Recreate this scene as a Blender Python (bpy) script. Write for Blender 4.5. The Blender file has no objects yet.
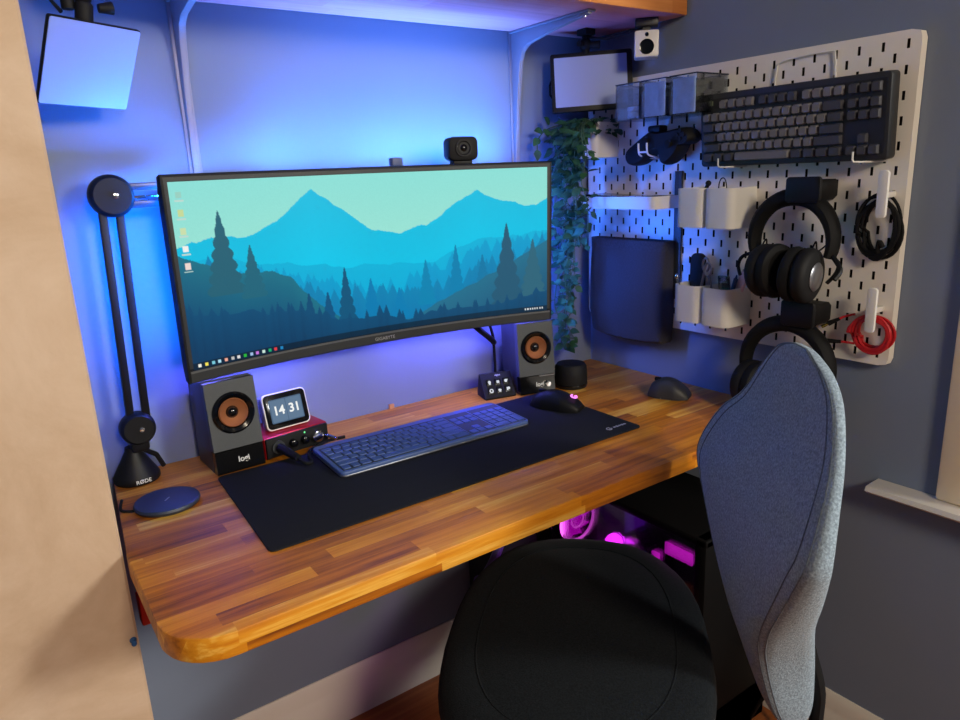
import bpy, bmesh, math, random
import numpy as np
from mathutils import Matrix, Vector, Euler
random.seed(7)
PI = math.pi
SC = bpy.context.scene
COL = SC.collection
def R(d): return math.radians(d)

# ------------------------------------------------------------------ materials
def srgb(r, g, b):
    f = lambda c: (c/12.92 if c <= .04045 else ((c+.055)/1.055)**2.4)
    return (f(r/255), f(g/255), f(b/255), 1)

def mat(name, col, rough=.5, metal=0, noise=0, nscale=40, bump=0, bscale=200, spec=.5, sheen=0, emit=None, estr=0, coat=0):
    m = bpy.data.materials.new(name); m.use_nodes = True
    nt = m.node_tree; b = nt.nodes['Principled BSDF']
    b.inputs['Base Color'].default_value = col
    b.inputs['Roughness'].default_value = rough
    b.inputs['Metallic'].default_value = metal
    b.inputs['Specular IOR Level'].default_value = spec
    b.inputs['Sheen Weight'].default_value = sheen
    b.inputs['Coat Weight'].default_value = coat
    if emit:
        b.inputs['Emission Color'].default_value = emit
        b.inputs['Emission Strength'].default_value = estr
    if noise or bump:
        tc = nt.nodes.new('ShaderNodeTexCoord')
    if noise:
        n = nt.nodes.new('ShaderNodeTexNoise'); n.inputs['Scale'].default_value = nscale; n.inputs['Detail'].default_value = 6
        nt.links.new(tc.outputs['Object'], n.inputs['Vector'])
        r = nt.nodes.new('ShaderNodeValToRGB')
        lo = [max(0, c*(1-noise)) for c in col[:3]]+[1]; hi = [min(1, c*(1+noise)) for c in col[:3]]+[1]
        r.color_ramp.elements[0].color = lo; r.color_ramp.elements[1].color = hi
        r.color_ramp.elements[0].position = .3; r.color_ramp.elements[1].position = .7
        nt.links.new(n.outputs['Fac'], r.inputs['Fac']); nt.links.new(r.outputs['Color'], b.inputs['Base Color'])
    if bump:
        n2 = nt.nodes.new('ShaderNodeTexNoise'); n2.inputs['Scale'].default_value = bscale; n2.inputs['Detail'].default_value = 4
        nt.links.new(tc.outputs['Object'], n2.inputs['Vector'])
        bp = nt.nodes.new('ShaderNodeBump'); bp.inputs['Strength'].default_value = bump; bp.inputs['Distance'].default_value = .002
        nt.links.new(n2.outputs['Fac'], bp.inputs['Height']); nt.links.new(bp.outputs['Normal'], b.inputs['Normal'])
    return m

def mat_emit(name, col, strength):
    m = bpy.data.materials.new(name); m.use_nodes = True
    nt = m.node_tree; nt.nodes.clear()
    e = nt.nodes.new('ShaderNodeEmission'); e.inputs[0].default_value = col; e.inputs[1].default_value = strength
    o = nt.nodes.new('ShaderNodeOutputMaterial'); nt.links.new(e.outputs[0], o.inputs[0])
    return m

def mat_clear(name, tint, gloss=.08, grough=.05):
    m = bpy.data.materials.new(name); m.use_nodes = True
    nt = m.node_tree; nt.nodes.clear()
    t = nt.nodes.new('ShaderNodeBsdfTransparent'); t.inputs[0].default_value = tint
    g = nt.nodes.new('ShaderNodeBsdfGlossy'); g.inputs['Roughness'].default_value = grough
    fr = nt.nodes.new('ShaderNodeFresnel'); fr.inputs[0].default_value = 1.45
    mul = nt.nodes.new('ShaderNodeMath'); mul.operation = 'MULTIPLY_ADD'; mul.inputs[1].default_value = .8; mul.inputs[2].default_value = gloss
    mx = nt.nodes.new('ShaderNodeMixShader'); o = nt.nodes.new('ShaderNodeOutputMaterial')
    nt.links.new(fr.outputs[0], mul.inputs[0]); nt.links.new(mul.outputs[0], mx.inputs[0])
    nt.links.new(t.outputs[0], mx.inputs[1]); nt.links.new(g.outputs[0], mx.inputs[2]); nt.links.new(mx.outputs[0], o.inputs[0])
    return m

def mat_wood(name, cols, stave=.042, length=.42, rough=.35, axis='x', bump=.15):
    """butcher-block staves running along one axis, each stave its own tone, with grain"""
    m = bpy.data.materials.new(name); m.use_nodes = True
    nt = m.node_tree; b = nt.nodes['Principled BSDF']; N = nt.nodes.new; L = nt.links.new
    tc = N('ShaderNodeTexCoord'); mp = N('ShaderNodeMapping')
    if axis == 'y': mp.inputs['Rotation'].default_value = (0, 0, PI/2)
    L(tc.outputs['Object'], mp.inputs['Vector'])
    sx = N('ShaderNodeSeparateXYZ'); L(mp.outputs[0], sx.inputs[0])
    def mth(op, a, bb=None, c=None):
        n = N('ShaderNodeMath'); n.operation = op
        for i, v in enumerate((a, bb, c)):
            if v is None: continue
            if isinstance(v, (int, float)): n.inputs[i].default_value = v
            else: L(v, n.inputs[i])
        return n.outputs[0]
    yz = mth('ADD', sx.outputs['Y'], mth('MULTIPLY', sx.outputs['Z'], .45))
    row = mth('FLOOR', mth('DIVIDE', yz, stave))
    wn = N('ShaderNodeTexWhiteNoise'); wn.noise_dimensions = '1D'; L(row, wn.inputs['W'])
    xo = mth('ADD', mth('DIVIDE', sx.outputs['X'], length), mth('MULTIPLY', wn.outputs['Value'], 7.3))
    colm = mth('FLOOR', xo)
    cb = N('ShaderNodeCombineXYZ'); L(row, cb.inputs[0]); L(colm, cb.inputs[1])
    w2 = N('ShaderNodeTexWhiteNoise'); w2.noise_dimensions = '2D'; L(cb.outputs[0], w2.inputs['Vector'])
    # grain
    mp2 = N('ShaderNodeMapping'); mp2.inputs['Scale'].default_value = (5, 90, 90)
    L(mp.outputs[0], mp2.inputs['Vector'])
    off = N('ShaderNodeVectorMath'); off.operation = 'ADD'; L(mp2.outputs[0], off.inputs[0]); 
    sc = N('ShaderNodeVectorMath'); sc.operation = 'SCALE'; L(w2.outputs['Color'], sc.inputs[0]); sc.inputs['Scale'].default_value = 50
    L(sc.outputs[0], off.inputs[1])
    gn = N('ShaderNodeTexNoise'); gn.inputs['Scale'].default_value = 1; gn.inputs['Detail'].default_value = 5; gn.inputs['Roughness'].default_value = .6
    L(off.outputs[0], gn.inputs['Vector'])
    f = mth('ADD', mth('MULTIPLY', w2.outputs['Value'], .52), mth('MULTIPLY', mth('SUBTRACT', gn.outputs['Fac'], .5), 1.1))
    f = mth('ADD', f, .26)
    rp = N('ShaderNodeValToRGB'); L(f, rp.inputs['Fac'])
    el = rp.color_ramp.elements
    el[0].position = .1; el[0].color = cols[0]; el[1].position = .9; el[1].color = cols[-1]
    for i, c in enumerate(cols[1:-1]):
        e = el.new(.1+.8*(i+1)/(len(cols)-1)); e.color = c
    L(rp.outputs['Color'], b.inputs['Base Color'])
    b.inputs['Roughness'].default_value = rough
    bp = N('ShaderNodeBump'); bp.inputs['Strength'].default_value = bump; bp.inputs['Distance'].default_value = .0008
    L(gn.outputs['Fac'], bp.inputs['Height']); L(bp.outputs['Normal'], b.inputs['Normal'])
    return m

def mat_plaster(name, c1, c2, c3):
    m = mat(name, c1, rough=.9, bump=.25, bscale=60, spec=.15)
    nt = m.node_tree; b = nt.nodes['Principled BSDF']; N = nt.nodes.new; L = nt.links.new
    tc = N('ShaderNodeTexCoord')
    n = N('ShaderNodeTexNoise'); n.inputs['Scale'].default_value = 5.5; n.inputs['Detail'].default_value = 8; n.inputs['Roughness'].default_value = .62; n.inputs['Distortion'].default_value = .6
    L(tc.outputs['Object'], n.inputs['Vector'])
    r = N('ShaderNodeValToRGB'); e = r.color_ramp.elements
    e[0].position = .32; e[0].color = c3; e[1].position = .66; e[1].color = c2
    k = e.new(.5); k.color = c1
    L(n.outputs['Fac'], r.inputs['Fac']); L(r.outputs['Color'], b.inputs['Base Color'])
    return m

def mat_screen(name, strength=1.0):
    m = bpy.data.materials.new(name); m.use_nodes = True
    nt = m.node_tree; nt.nodes.clear()
    a = nt.nodes.new('ShaderNodeAttribute'); a.attribute_name = 'picture'
    e = nt.nodes.new('ShaderNodeEmission'); e.inputs[1].default_value = strength
    g = nt.nodes.new('ShaderNodeBsdfGlossy'); g.inputs['Roughness'].default_value = .35; g.inputs[0].default_value = (.02, .02, .02, 1)
    ad = nt.nodes.new('ShaderNodeAddShader'); o = nt.nodes.new('ShaderNodeOutputMaterial')
    nt.links.new(a.outputs['Color'], e.inputs[0]); nt.links.new(e.outputs[0], ad.inputs[0]); nt.links.new(g.outputs[0], ad.inputs[1])
    nt.links.new(ad.outputs[0], o.inputs[0])
    return m

def mat_fabric(name, c, var=.35, scale=420, bump=.5, sheen=.15):
    m = mat(name, c, rough=.95, noise=var, nscale=scale, bump=bump, bscale=scale*1.3, spec=.1, sheen=sheen)
    return m

M = dict(
    wall=mat('wall_paint', srgb(120, 130, 148), .8, noise=.05, nscale=3, bump=.08, bscale=120, spec=.2),
    plaster=mat_plaster('bare_plaster', srgb(204, 178, 152), srgb(214, 190, 166), srgb(190, 162, 134)),
    white_gloss=mat('white_gloss_paint', srgb(226, 218, 205), .35, noise=.03, nscale=8),
    floor=mat_wood('floor_laminate', [srgb(120, 62, 24), srgb(150, 82, 34), srgb(176, 104, 48)], stave=.12, length=1.2, rough=.35),
    wood=mat_wood('butcher_block', [srgb(116, 58, 8), srgb(172, 98, 12), srgb(200, 122, 18), srgb(216, 144, 32), srgb(240, 190, 88)], stave=.029, length=.27, rough=.4),
    shelfwood=mat_wood('shelf_wood', [srgb(168, 92, 36), srgb(196, 118, 54), srgb(214, 140, 76)], stave=.06, length=.6, rough=.5),
    black=mat('black_plastic', srgb(16, 16, 18), .5, spec=.25),
    blackm=mat('matt_black_plastic', srgb(19, 19, 21), .65, bump=.05, bscale=900, spec=.25),
    blackg=mat('gloss_black_plastic', srgb(12, 12, 14), .12),
    dark=mat('charcoal_plastic', srgb(50, 52, 55), .5),
    bezel=mat('bezel_plastic', srgb(40, 42, 44), .45),
    bezelg=mat('bezel_strip', srgb(100, 102, 104), .35, metal=.3),
    speaker=mat('speaker_grey', srgb(70, 73, 76), .6, noise=.12, nscale=700),
    cone=mat('copper_cone', srgb(176, 112, 74), .4, metal=.35),
    rubber=mat('black_rubber', srgb(13, 13, 14), .75, spec=.25),
    steel=mat('brushed_steel', srgb(150, 150, 156), .35, metal=.9),
    bracket=mat('grey_bracket_paint', srgb(142, 140, 150), .45, metal=.2),
    chrome=mat('chrome', srgb(220, 220, 222), .15, metal=1),
    white=mat('white_plastic', srgb(228, 226, 220), .4),
    pegw=mat('pegboard_white', srgb(238, 232, 220), .5, noise=.02, nscale=20),
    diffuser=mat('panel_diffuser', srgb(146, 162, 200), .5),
    mat=mat_fabric('mat_cloth', srgb(33, 34, 40), .2, 900, .2, 0),
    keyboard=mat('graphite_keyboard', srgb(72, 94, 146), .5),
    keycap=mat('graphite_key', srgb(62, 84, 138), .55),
    mechcase=mat('mechanical_case', srgb(34, 36, 40), .5),
    mechkey=mat('grey_key', srgb(112, 110, 112), .6),
    mechdark=mat('dark_key', srgb(62, 62, 68), .6),
    red=mat('red_metal', srgb(176, 18, 28), .35, metal=.4),
    redcable=mat('red_cable', srgb(190, 22, 30), .45),
    redclip=mat('red_plastic', srgb(230, 30, 14), .45),
    blueclip=mat('blue_plug', srgb(30, 90, 150), .5),
    seat=mat_fabric('seat_fabric', srgb(24, 28, 32), .4, 330, .4, .03),
    back=mat_fabric('backrest_fabric', srgb(138, 155, 170), .38, 330),
    backpipe=mat_fabric('backrest_seam', srgb(100, 112, 124), .3, 300),
    felt=mat_fabric('grey_felt', srgb(58, 57, 62), .12, 300, .3),
    pot=mat('pot_white', srgb(225, 222, 216), .45),
    leaf=mat('ivy_leaf', srgb(46, 88, 58), .55, noise=.5, nscale=30, spec=.3),
    stem=mat('ivy_stem', srgb(64, 92, 58), .7),
    clear=mat_clear('clear_acrylic', (.88, .92, .97, 1), .05),
    glass=mat_clear('tinted_glass', (.86, .84, .88, 1), .0),
    paleblue=mat('pale_content', srgb(196, 210, 232), .7, noise=.12, nscale=60),
    olive=mat('olive_content', srgb(120, 124, 92), .7, noise=.3, nscale=60),
    pink=mat('pale_pink_card', srgb(222, 190, 190), .6),
    text=mat('white_print', srgb(225, 225, 225), .5),
    greytext=mat('grey_print', srgb(150, 150, 152), .5),
    tan=mat('tan_tab', srgb(200, 140, 90), .6),
    key_glow=mat_emit('key_icon_glow', srgb(225, 228, 232), .9),
    clock_face=mat_emit('clock_screen_glow', srgb(88, 112, 140), .8),
    clock_card=mat_emit('clock_card_glow', srgb(108, 134, 162), .8),
    clock_digit=mat_emit('clock_digit_glow', srgb(240, 242, 240), 1.0),
    magenta=mat_emit('magenta_light', (1.0, .02, .9, 1), 1.6),
    magenta2=mat_emit('magenta_ring', (1.0, .12, .95, 1), 2.2),
    violet=mat_emit('violet_light', (.25, .02, .9, 1), .35),
    logo_glow=mat_emit('logo_glow', (1.0, .25, .95, 1), 1.6),
    led=mat_emit('led_dot', (.9, .95, 1, 1), 1.0),
    green_led=mat_emit('green_led', (.2, 1, .35, 1), 1.0),
    bluestrip=mat_emit('blue_led_strip', (.02, .16, 1, 1), 5),
)

# ------------------------------------------------------------------ mesh tools
def nbm(): return bmesh.new()
def _faces(verts):
    fs = set()
    for v in verts: fs.update(v.link_faces)
    return fs
def box(bm, c, s, bev=0, seg=2, rot=None):
    r = bmesh.ops.create_cube(bm, size=1)
    vs = r['verts']
    bmesh.ops.scale(bm, vec=Vector(s), verts=vs)
    if bev:
        es = list({e for v in vs for e in v.link_edges})
        rr = bmesh.ops.bevel(bm, geom=es, offset=bev, segments=seg, affect='EDGES', profile=.5)
        vs = list({v for f in rr['faces'] for v in f.verts} | {v for v in vs if v.is_valid})
    if rot is not None: bmesh.ops.transform(bm, matrix=rot.to_4x4(), verts=vs)
    bmesh.ops.translate(bm, vec=Vector(c), verts=vs)
    return vs
def box2(bm, a, b, bev=0, seg=2):
    return box(bm, [(p+q)/2 for p, q in zip(a, b)], [abs(q-p) for p, q in zip(a, b)], bev, seg)
def frame_to(d):
    d = Vector(d).normalized()
    return d.to_track_quat('Z', 'Y').to_matrix()
def lathe(bm, prof, seg=32, c=(0, 0, 0), axis=(0, 0, 1), cap=True):
    """profile of (radius, height) pairs spun about the axis through c"""
    F = frame_to(axis); c = Vector(c); rings = []
    for r, h in prof:
        if r < 1e-6: rings.append([bm.verts.new(c+F@Vector((0, 0, h)))])
        else: rings.append([bm.verts.new(c+F@Vector((r*math.cos(2*PI*i/seg), r*math.sin(2*PI*i/seg), h))) for i in range(seg)])
    for a, b in zip(rings, rings[1:]):
        if len(a) == 1 and len(b) == 1: continue
        for i in range(seg):
            j = (i+1) % seg
            if len(a) == 1: bm.faces.new((a[0], b[j], b[i]))
            elif len(b) == 1: bm.faces.new((a[i], a[j], b[0]))
            else: bm.faces.new((a[i], a[j], b[j], b[i]))
    if cap:
        if len(rings[0]) > 1: bm.faces.new(list(reversed(rings[0])))
        if len(rings[-1]) > 1: bm.faces.new(rings[-1])
def cyl(bm, p, q, r, r2=None, seg=24):
    p, q = Vector(p), Vector(q); d = q-p
    lathe(bm, [(r, 0), (r if r2 is None else r2, d.length)], seg, p, d)
def ball(bm, c, r, seg=20, sc=(1, 1, 1), rot=None):
    v = bmesh.ops.create_uvsphere(bm, u_segments=seg, v_segments=seg//2, radius=r)['verts']
    bmesh.ops.scale(bm, vec=Vector(sc), verts=v)
    if rot is not None: bmesh.ops.transform(bm, matrix=rot.to_4x4(), verts=v)
    bmesh.ops.translate(bm, vec=Vector(c), verts=v)
    return v
def tube(bm, pts, r, seg=10, closed=False, flat=1.0):
    pts = [Vector(p) for p in pts]; n = len(pts); rings = []
    up = None
    for i, p in enumerate(pts):
        if closed: t = (pts[(i+1) % n]-pts[i-1]).normalized()
        else: t = (pts[min(i+1, n-1)]-pts[max(i-1, 0)]).normalized()
        if up is None:
            up = Vector((0, 0, 1)) if abs(t.z) < .9 else Vector((0, 1, 0))
        a = t.cross(up)
        if a.length < 1e-5: a = t.cross(Vector((1, .3, .2)))
        a.normalize(); b = a.cross(t).normalized(); up = b
        rr = r[i] if isinstance(r, (list, tuple)) else r
        rings.append([bm.verts.new(p+a*rr*math.cos(2*PI*k/seg)+b*rr*flat*math.sin(2*PI*k/seg)) for k in range(seg)])
    for i in range(n if closed else n-1):
        a, b = rings[i], rings[(i+1) % n]
        for k in range(seg):
            l = (k+1) % seg; bm.faces.new((a[k], a[l], b[l], b[k]))
    if not closed:
        bm.faces.new(list(reversed(rings[0]))); bm.faces.new(rings[-1])
def spline(pts, n=8, closed=False):
    P = [Vector(p) for p in pts]; out = []; m = len(P)
    for i in range(m if closed else m-1):
        if closed: a, b, c, d = P[i-1], P[i], P[(i+1) % m], P[(i+2) % m]
        else: a, b, c, d = P[max(i-1, 0)], P[i], P[i+1], P[min(i+2, m-1)]
        for k in range(n):
            t = k/n
            out.append(.5*((2*b)+(c-a)*t+(2*a-5*b+4*c-d)*t*t+(3*b-a-3*c+d)*t**3))
    if not closed: out.append(P[-1])
    return out
def prism(bm, poly, h0, h1, plane='xy', bev=0, seg=2):
    def P(u, v, h):
        return {'xy': (u, v, h), 'xz': (u, h, v), 'yz': (h, u, v)}[plane]
    lo = [bm.verts.new(P(u, v, h0)) for u, v in poly]; hi = [bm.verts.new(P(u, v, h1)) for u, v in poly]
    n = len(poly)
    fs = [bm.faces.new(lo), bm.faces.new(hi)]
    for i in range(n): fs.append(bm.faces.new((lo[i], lo[(i+1) % n], hi[(i+1) % n], hi[i])))
    bmesh.ops.recalc_face_normals(bm, faces=fs)
    if bev:
        es = list(fs[0].edges)+list(fs[1].edges)
        bmesh.ops.bevel(bm, geom=es, offset=bev, segments=seg, affect='EDGES', profile=.5)
def rrect(w, h, r, n=5, cx=0, cy=0):
    out = []
    for sx, sy, a0 in ((1, 1, 0), (-1, 1, 90), (-1, -1, 180), (1, -1, 270)):
        for k in range(n+1):
            a = R(a0+90*k/n)
            out.append((cx+sx*(w/2-r)+r*math.cos(a), cy+sy*(h/2-r)+r*math.sin(a)))
    return out
def loft(bm, rings, closed=True, cap=True):
    V = [[bm.verts.new(p) for p in ring] for ring in rings]; n = len(V[0])
    for a, b in zip(V, V[1:]):
        for i in range(n if closed else n-1):
            j = (i+1) % n; bm.faces.new((a[i], a[j], b[j], b[i]))
    if cap: bm.faces.new(list(reversed(V[0]))); bm.faces.new(V[-1])

def finish(name, bm, m, parent=None, smooth=40):
    bmesh.ops.recalc_face_normals(bm, faces=bm.faces[:])
    me = bpy.data.meshes.new(name); bm.to_mesh(me); bm.free()
    for x in (m if isinstance(m, (list, tuple)) else [m]): me.materials.append(x)
    if smooth:
        me.shade_smooth(); me.set_sharp_from_angle(angle=R(smooth))
    o = bpy.data.objects.new(name, me); COL.objects.link(o)
    if parent is not None: o.parent = parent
    return o
def thing(name, label, cat, loc=(0, 0, 0), rot=(0, 0, 0), group=None):
    o = bpy.data.objects.new(name, None); COL.objects.link(o)
    o.empty_display_size = .03
    o.location = loc; o.rotation_euler = rot
    return tag(o, label, cat, group)
def tag(o, label, cat, group=None):
    o['label'] = label; o['category'] = cat
    if group: o['group'] = group
    return o
def single(name, bm, m, label, cat, loc=(0, 0, 0), rot=(0, 0, 0), group=None):
    o = finish(name, bm, m); o.location = loc; o.rotation_euler = rot
    return tag(o, label, cat, group)
def struct(name, bm, m, smooth=40):
    o = finish(name, bm, m, None, smooth); o['kind'] = 'structure'; return o
def copytree(o, parent=None):
    c = o.copy(); COL.objects.link(c)
    if parent is not None: c.parent = parent
    for ch in list(o.children): copytree(ch, c)
    return c
def text(name, s, size, m, parent, loc, rot, extrude=.0003, align='CENTER', bold=0):
    cu = bpy.data.curves.new(name, 'FONT'); cu.body = s; cu.size = size; cu.extrude = extrude; cu.offset = bold
    cu.align_x = align; cu.align_y = 'CENTER'; cu.resolution_u = 3
    t = bpy.data.objects.new(name, cu); COL.objects.link(t)
    dg = bpy.context.evaluated_depsgraph_get(); dg.update()
    me = bpy.data.meshes.new_from_object(t.evaluated_get(dg))
    bpy.data.objects.remove(t); bpy.data.curves.remove(cu)
    me.name = name; me.materials.clear(); me.materials.append(m)
    o = bpy.data.objects.new(name, me); COL.objects.link(o); o.parent = parent
    o.location = loc; o.rotation_euler = rot
    return o

ZF = -.72          # floor; the desk top is z = 0, the back wall y = 0, the right wall x = 0

# ------------------------------------------------------------------ the room
bm = nbm(); box2(bm, (-3.2, -3.4, ZF-.05), (.15, .12, ZF)); struct('floor', bm, M['floor'])
bm = nbm(); box2(bm, (-1.3, 0, ZF), (.15, .12, 1.68)); struct('wall_back', bm, M['wall'])
# right wall with a window opening y -2.35..-.935
bm = nbm()
WY0, WY1, WZ0, WZ1 = -3.1, -.94, -.11, 1.45
box2(bm, (0, WY1, ZF), (.15, 0, 1.68)); box2(bm, (0, -3.4, ZF), (.15, WY0, 1.68))
box2(bm, (0, WY0, ZF), (.15, WY1, WZ0)); box2(bm, (0, WY0, WZ1), (.15, WY1, 1.68))
struct('wall_right', bm, M['wall'])
# left chimney-breast: bare plaster face towards the room, painted return inside the alcove
bm = nbm()
prism(bm, [(-3.2, -.312), (-1.2225, -.312), (-1.219, -.3085), (-1.18, 0.1), (-3.2, .1)], ZF, 1.68)
o = struct('wall_left', bm, [M['plaster'], M['wall']], smooth=0)
for p in o.data.polygons:
    if p.normal.x > .8: p.material_index = 1
# skirting
def skirt(bm, L, h, t):
    prof = [(0, 0), (t, 0), (t, h*.62), (t*.8, h*.66), (t*.8, h*.74), (t*.55, h*.86), (t*.45, h*.94), (t*.2, h), (0, h)]
    return prof
bm = nbm(); pr = skirt(bm, 1, .125, .018)
loft(bm, [[(x, -p, ZF+q) for p, q in pr] for x in (-1.185, 0)]); struct('baseboard_back', bm, M['white_gloss'])
bm = nbm()
loft(bm, [[(-p, y, ZF+q) for p, q in pr] for y in (-3.4, -.018)]); struct('baseboard_right', bm, M['white_gloss'])
# window: sill, architrave, frame, panes
bm = nbm(); prism(bm, [(.10, -.112), (-.012, -.112), (-.042, -.108), (-.05, -.102), (-.046, -.094), (-.03, -.0925), (.10, -.0915)], -3.22, -.768, 'xz', .002)
struct('trim_1', bm, M['white_gloss'])
w = struct('window_1', nbm(), M['white_gloss'])
bm = nbm()
for a, b in (((-.016, -.95, -.0915), (.004, -.873, 1.53)), ((-.016, -3.18, -.0915), (.004, -3.09, 1.53)), ((-.016, -3.18, 1.45), (.004, -.873, 1.54))):
    box2(bm, a, b, .004)
finish('architrave', bm, mat('cream_paint', srgb(236, 216, 182), .5), w)
bm = nbm()
for a, b in (((.06, -1.0, -.0915), (.11, WY1, WZ1)), ((.06, WY0, -.0915), (.11, -3.04, WZ1)), ((.06, WY0, -.0915), (.11, WY1, -.03)), ((.06, WY0, 1.39), (.11, WY1, WZ1)), ((.06, -2.0, -.05), (.11, -1.95, 1.4))):
    box2(bm, a, b, .003)
finish('window_frame', bm, M['white_gloss'], w)
bm = nbm(); box2(bm, (.083, -3.05, -.04), (.087, -.99, 1.4)); finish('pane', bm, mat_clear('window_glass', (.95, .97, .97, 1), .02), w)
bm = nbm(); cyl(bm, (0, 0, 0), (0, -.008, 0), .005, .003, 12); ball(bm, (0, -.004, -.004), .004, 10)
single('wall_plug', bm, M['blueclip'], 'tiny blue plug stuck low on the bare plaster edge left of the desk', 'wall plug', (-1.2265, -.312, -.14))

# ------------------------------------------------------------------ desk and shelf
poly = [(-1.183, -.002), (-1.2135, -.3), (-1.217, -.33), (-1.218, -.53)]
for k in range(9):
    a = R(180+90*k/8); poly.append((-1.148+.07*math.cos(a), -.53+.07*math.sin(a)))
poly += [(-.004, -.602), (-.004, -.002)]
bm = nbm(); prism(bm, poly, -.033, 0, 'xy', .003)
dk = thing('desk', 'thick oiled butcher-block worktop fitted across the alcove as a desk', 'desk', (-.6, -.3, 0))
bm2 = finish('worktop', bm, M['wood'], dk); bm2.location = (.6, .3, 0)
bm = nbm()
box2(bm, (-1.17, -.04, -.075), (-.02, -.002, -.0335), .002)
box2(bm, (-.045, -.55, -.075), (-.002, -.05, -.0335), .002)
o = finish('support_batten', bm, M['white_gloss'], dk); o.location = (.6, .3, 0)

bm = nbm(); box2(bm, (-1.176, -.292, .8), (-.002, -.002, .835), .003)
o = single('wall_shelf', bm, [M['shelfwood'], mat_wood('shelf_glow_tint', [srgb(214, 130, 136), srgb(228, 144, 150), srgb(236, 158, 160)], stave=.06, length=.7, rough=.6)], 'orange-brown wooden shelf across the top of the alcove, seen from below', 'shelf')  # second wood: pinkish tint paints the purple glow onto the underside
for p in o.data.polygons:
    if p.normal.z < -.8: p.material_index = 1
def bracket(x, label):
    t = thing('shelf_bracket', label, 'bracket', (x, 0, .8), group='shelf brackets')
    bm = nbm(); box2(bm, (-.011, -.004, -.40), (.011, -.0005, -.0005), .001); box2(bm, (-.011, -.255, -.0045), (.011, -.0005, -.0005), .001)
    finish('plate', bm, M['bracket'], t)
    rib = [(-.004, -.004), (-.25, -.004), (-.25, -.008), (-.14, -.021), (-.062, -.034), (-.042, -.046), (-.033, -.07), (-.021, -.15), (-.008, -.29), (-.004, -.29)]
    bm = nbm(); prism(bm, rib, -.006, .006, 'yz', .002); finish('rib', bm, M['bracket'], t)
    for y in (-.235, -.12):
        bm = nbm(); lathe(bm, [(.0045, 0), (.0045, -.0015), (0, -.003)], 12, (.0, y, -.0095)); finish('screw', bm, M['chrome'], t)
    return t
bracket(-.966, 'grey steel shelf bracket on the left, its foot behind the monitor corner')
bracket(-.243, 'grey steel shelf bracket on the right, above the webcam side of the monitor')

# ------------------------------------------------------------------ monitor
MW, MH, SAG = .775, .344, .05
MR = .5*MW/math.sin(2*math.atan(2*SAG/MW)); AM = math.asin(.5*MW/MR)
def mpt(u, z, d):                       # u -1..1 across, z height, d depth behind the glass
    a = u*AM; rr = MR+d
    return Vector((rr*math.sin(a), -MR+rr*math.cos(a), z))
mon = thing('monitor', 'wide curved black monitor showing a teal mountain landscape', 'monitor', (-.667, -.099, .346), Euler((R(1.8), 0, R(-2.8))))
mon.rotation_mode = 'XYZ'
NU = 48
bm = nbm()
rings = []
for i in range(NU+1):
    u = -1+2*i/NU
    bk = .016+.022*(1-abs(u)**2.5)
    prof = [(-.0005, -MH/2+.002), (.002, -MH/2), (bk-.004, -MH/2+.004), (bk, -MH/2+.03), (bk, MH/2-.03), (bk-.004, MH/2-.004), (.002, MH/2), (-.0005, MH/2-.002)]
    rings.append([mpt(u, z, d) for d, z in prof])
loft(bm, rings); finish('casing', bm, M['black'], mon)
BL, BT, BB = .010, .011, .026            # bezel widths
def strip(bm, u0, u1, z0, z1, d0, d1, n=40):
    loft(bm, [[mpt(u0+(u1-u0)*i/n, z, d) for d, z in ((d0, z0), (d1, z0), (d1, z1), (d0, z1))] for i in range(n+1)])
bm = nbm()
ub = 1-BL/(MW/2); ub2 = 1-.004/(MW/2)
strip(bm, -ub2, ub2, MH/2-BT, MH/2-.0045, -.001, .001); strip(bm, -ub2, -ub, -MH/2+BB, MH/2-.0045, -.001, .001, 2); strip(bm, ub, ub2, -MH/2+BB, MH/2-.0045, -.001, .001, 2)
finish('bezel_border', bm, M['bezel'], mon)
bm = nbm(); strip(bm, -ub2, ub2, -MH/2+.018, -MH/2+.0215, -.0025, .001); finish('bezel_trim_strip', bm, M['bezelg'], mon)
bm = nbm(); strip(bm, -ub2, ub2, -MH/2+.002, -MH/2+.018, -.0015, .001); finish('chin', bm, M['bezel'], mon)
t_ = text('brand_lettering', 'GIGABYTE', .0095, M['greytext'], mon, mpt(0, -MH/2+.0095, -.0018), (PI/2, 0, 0), .0003)

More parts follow.
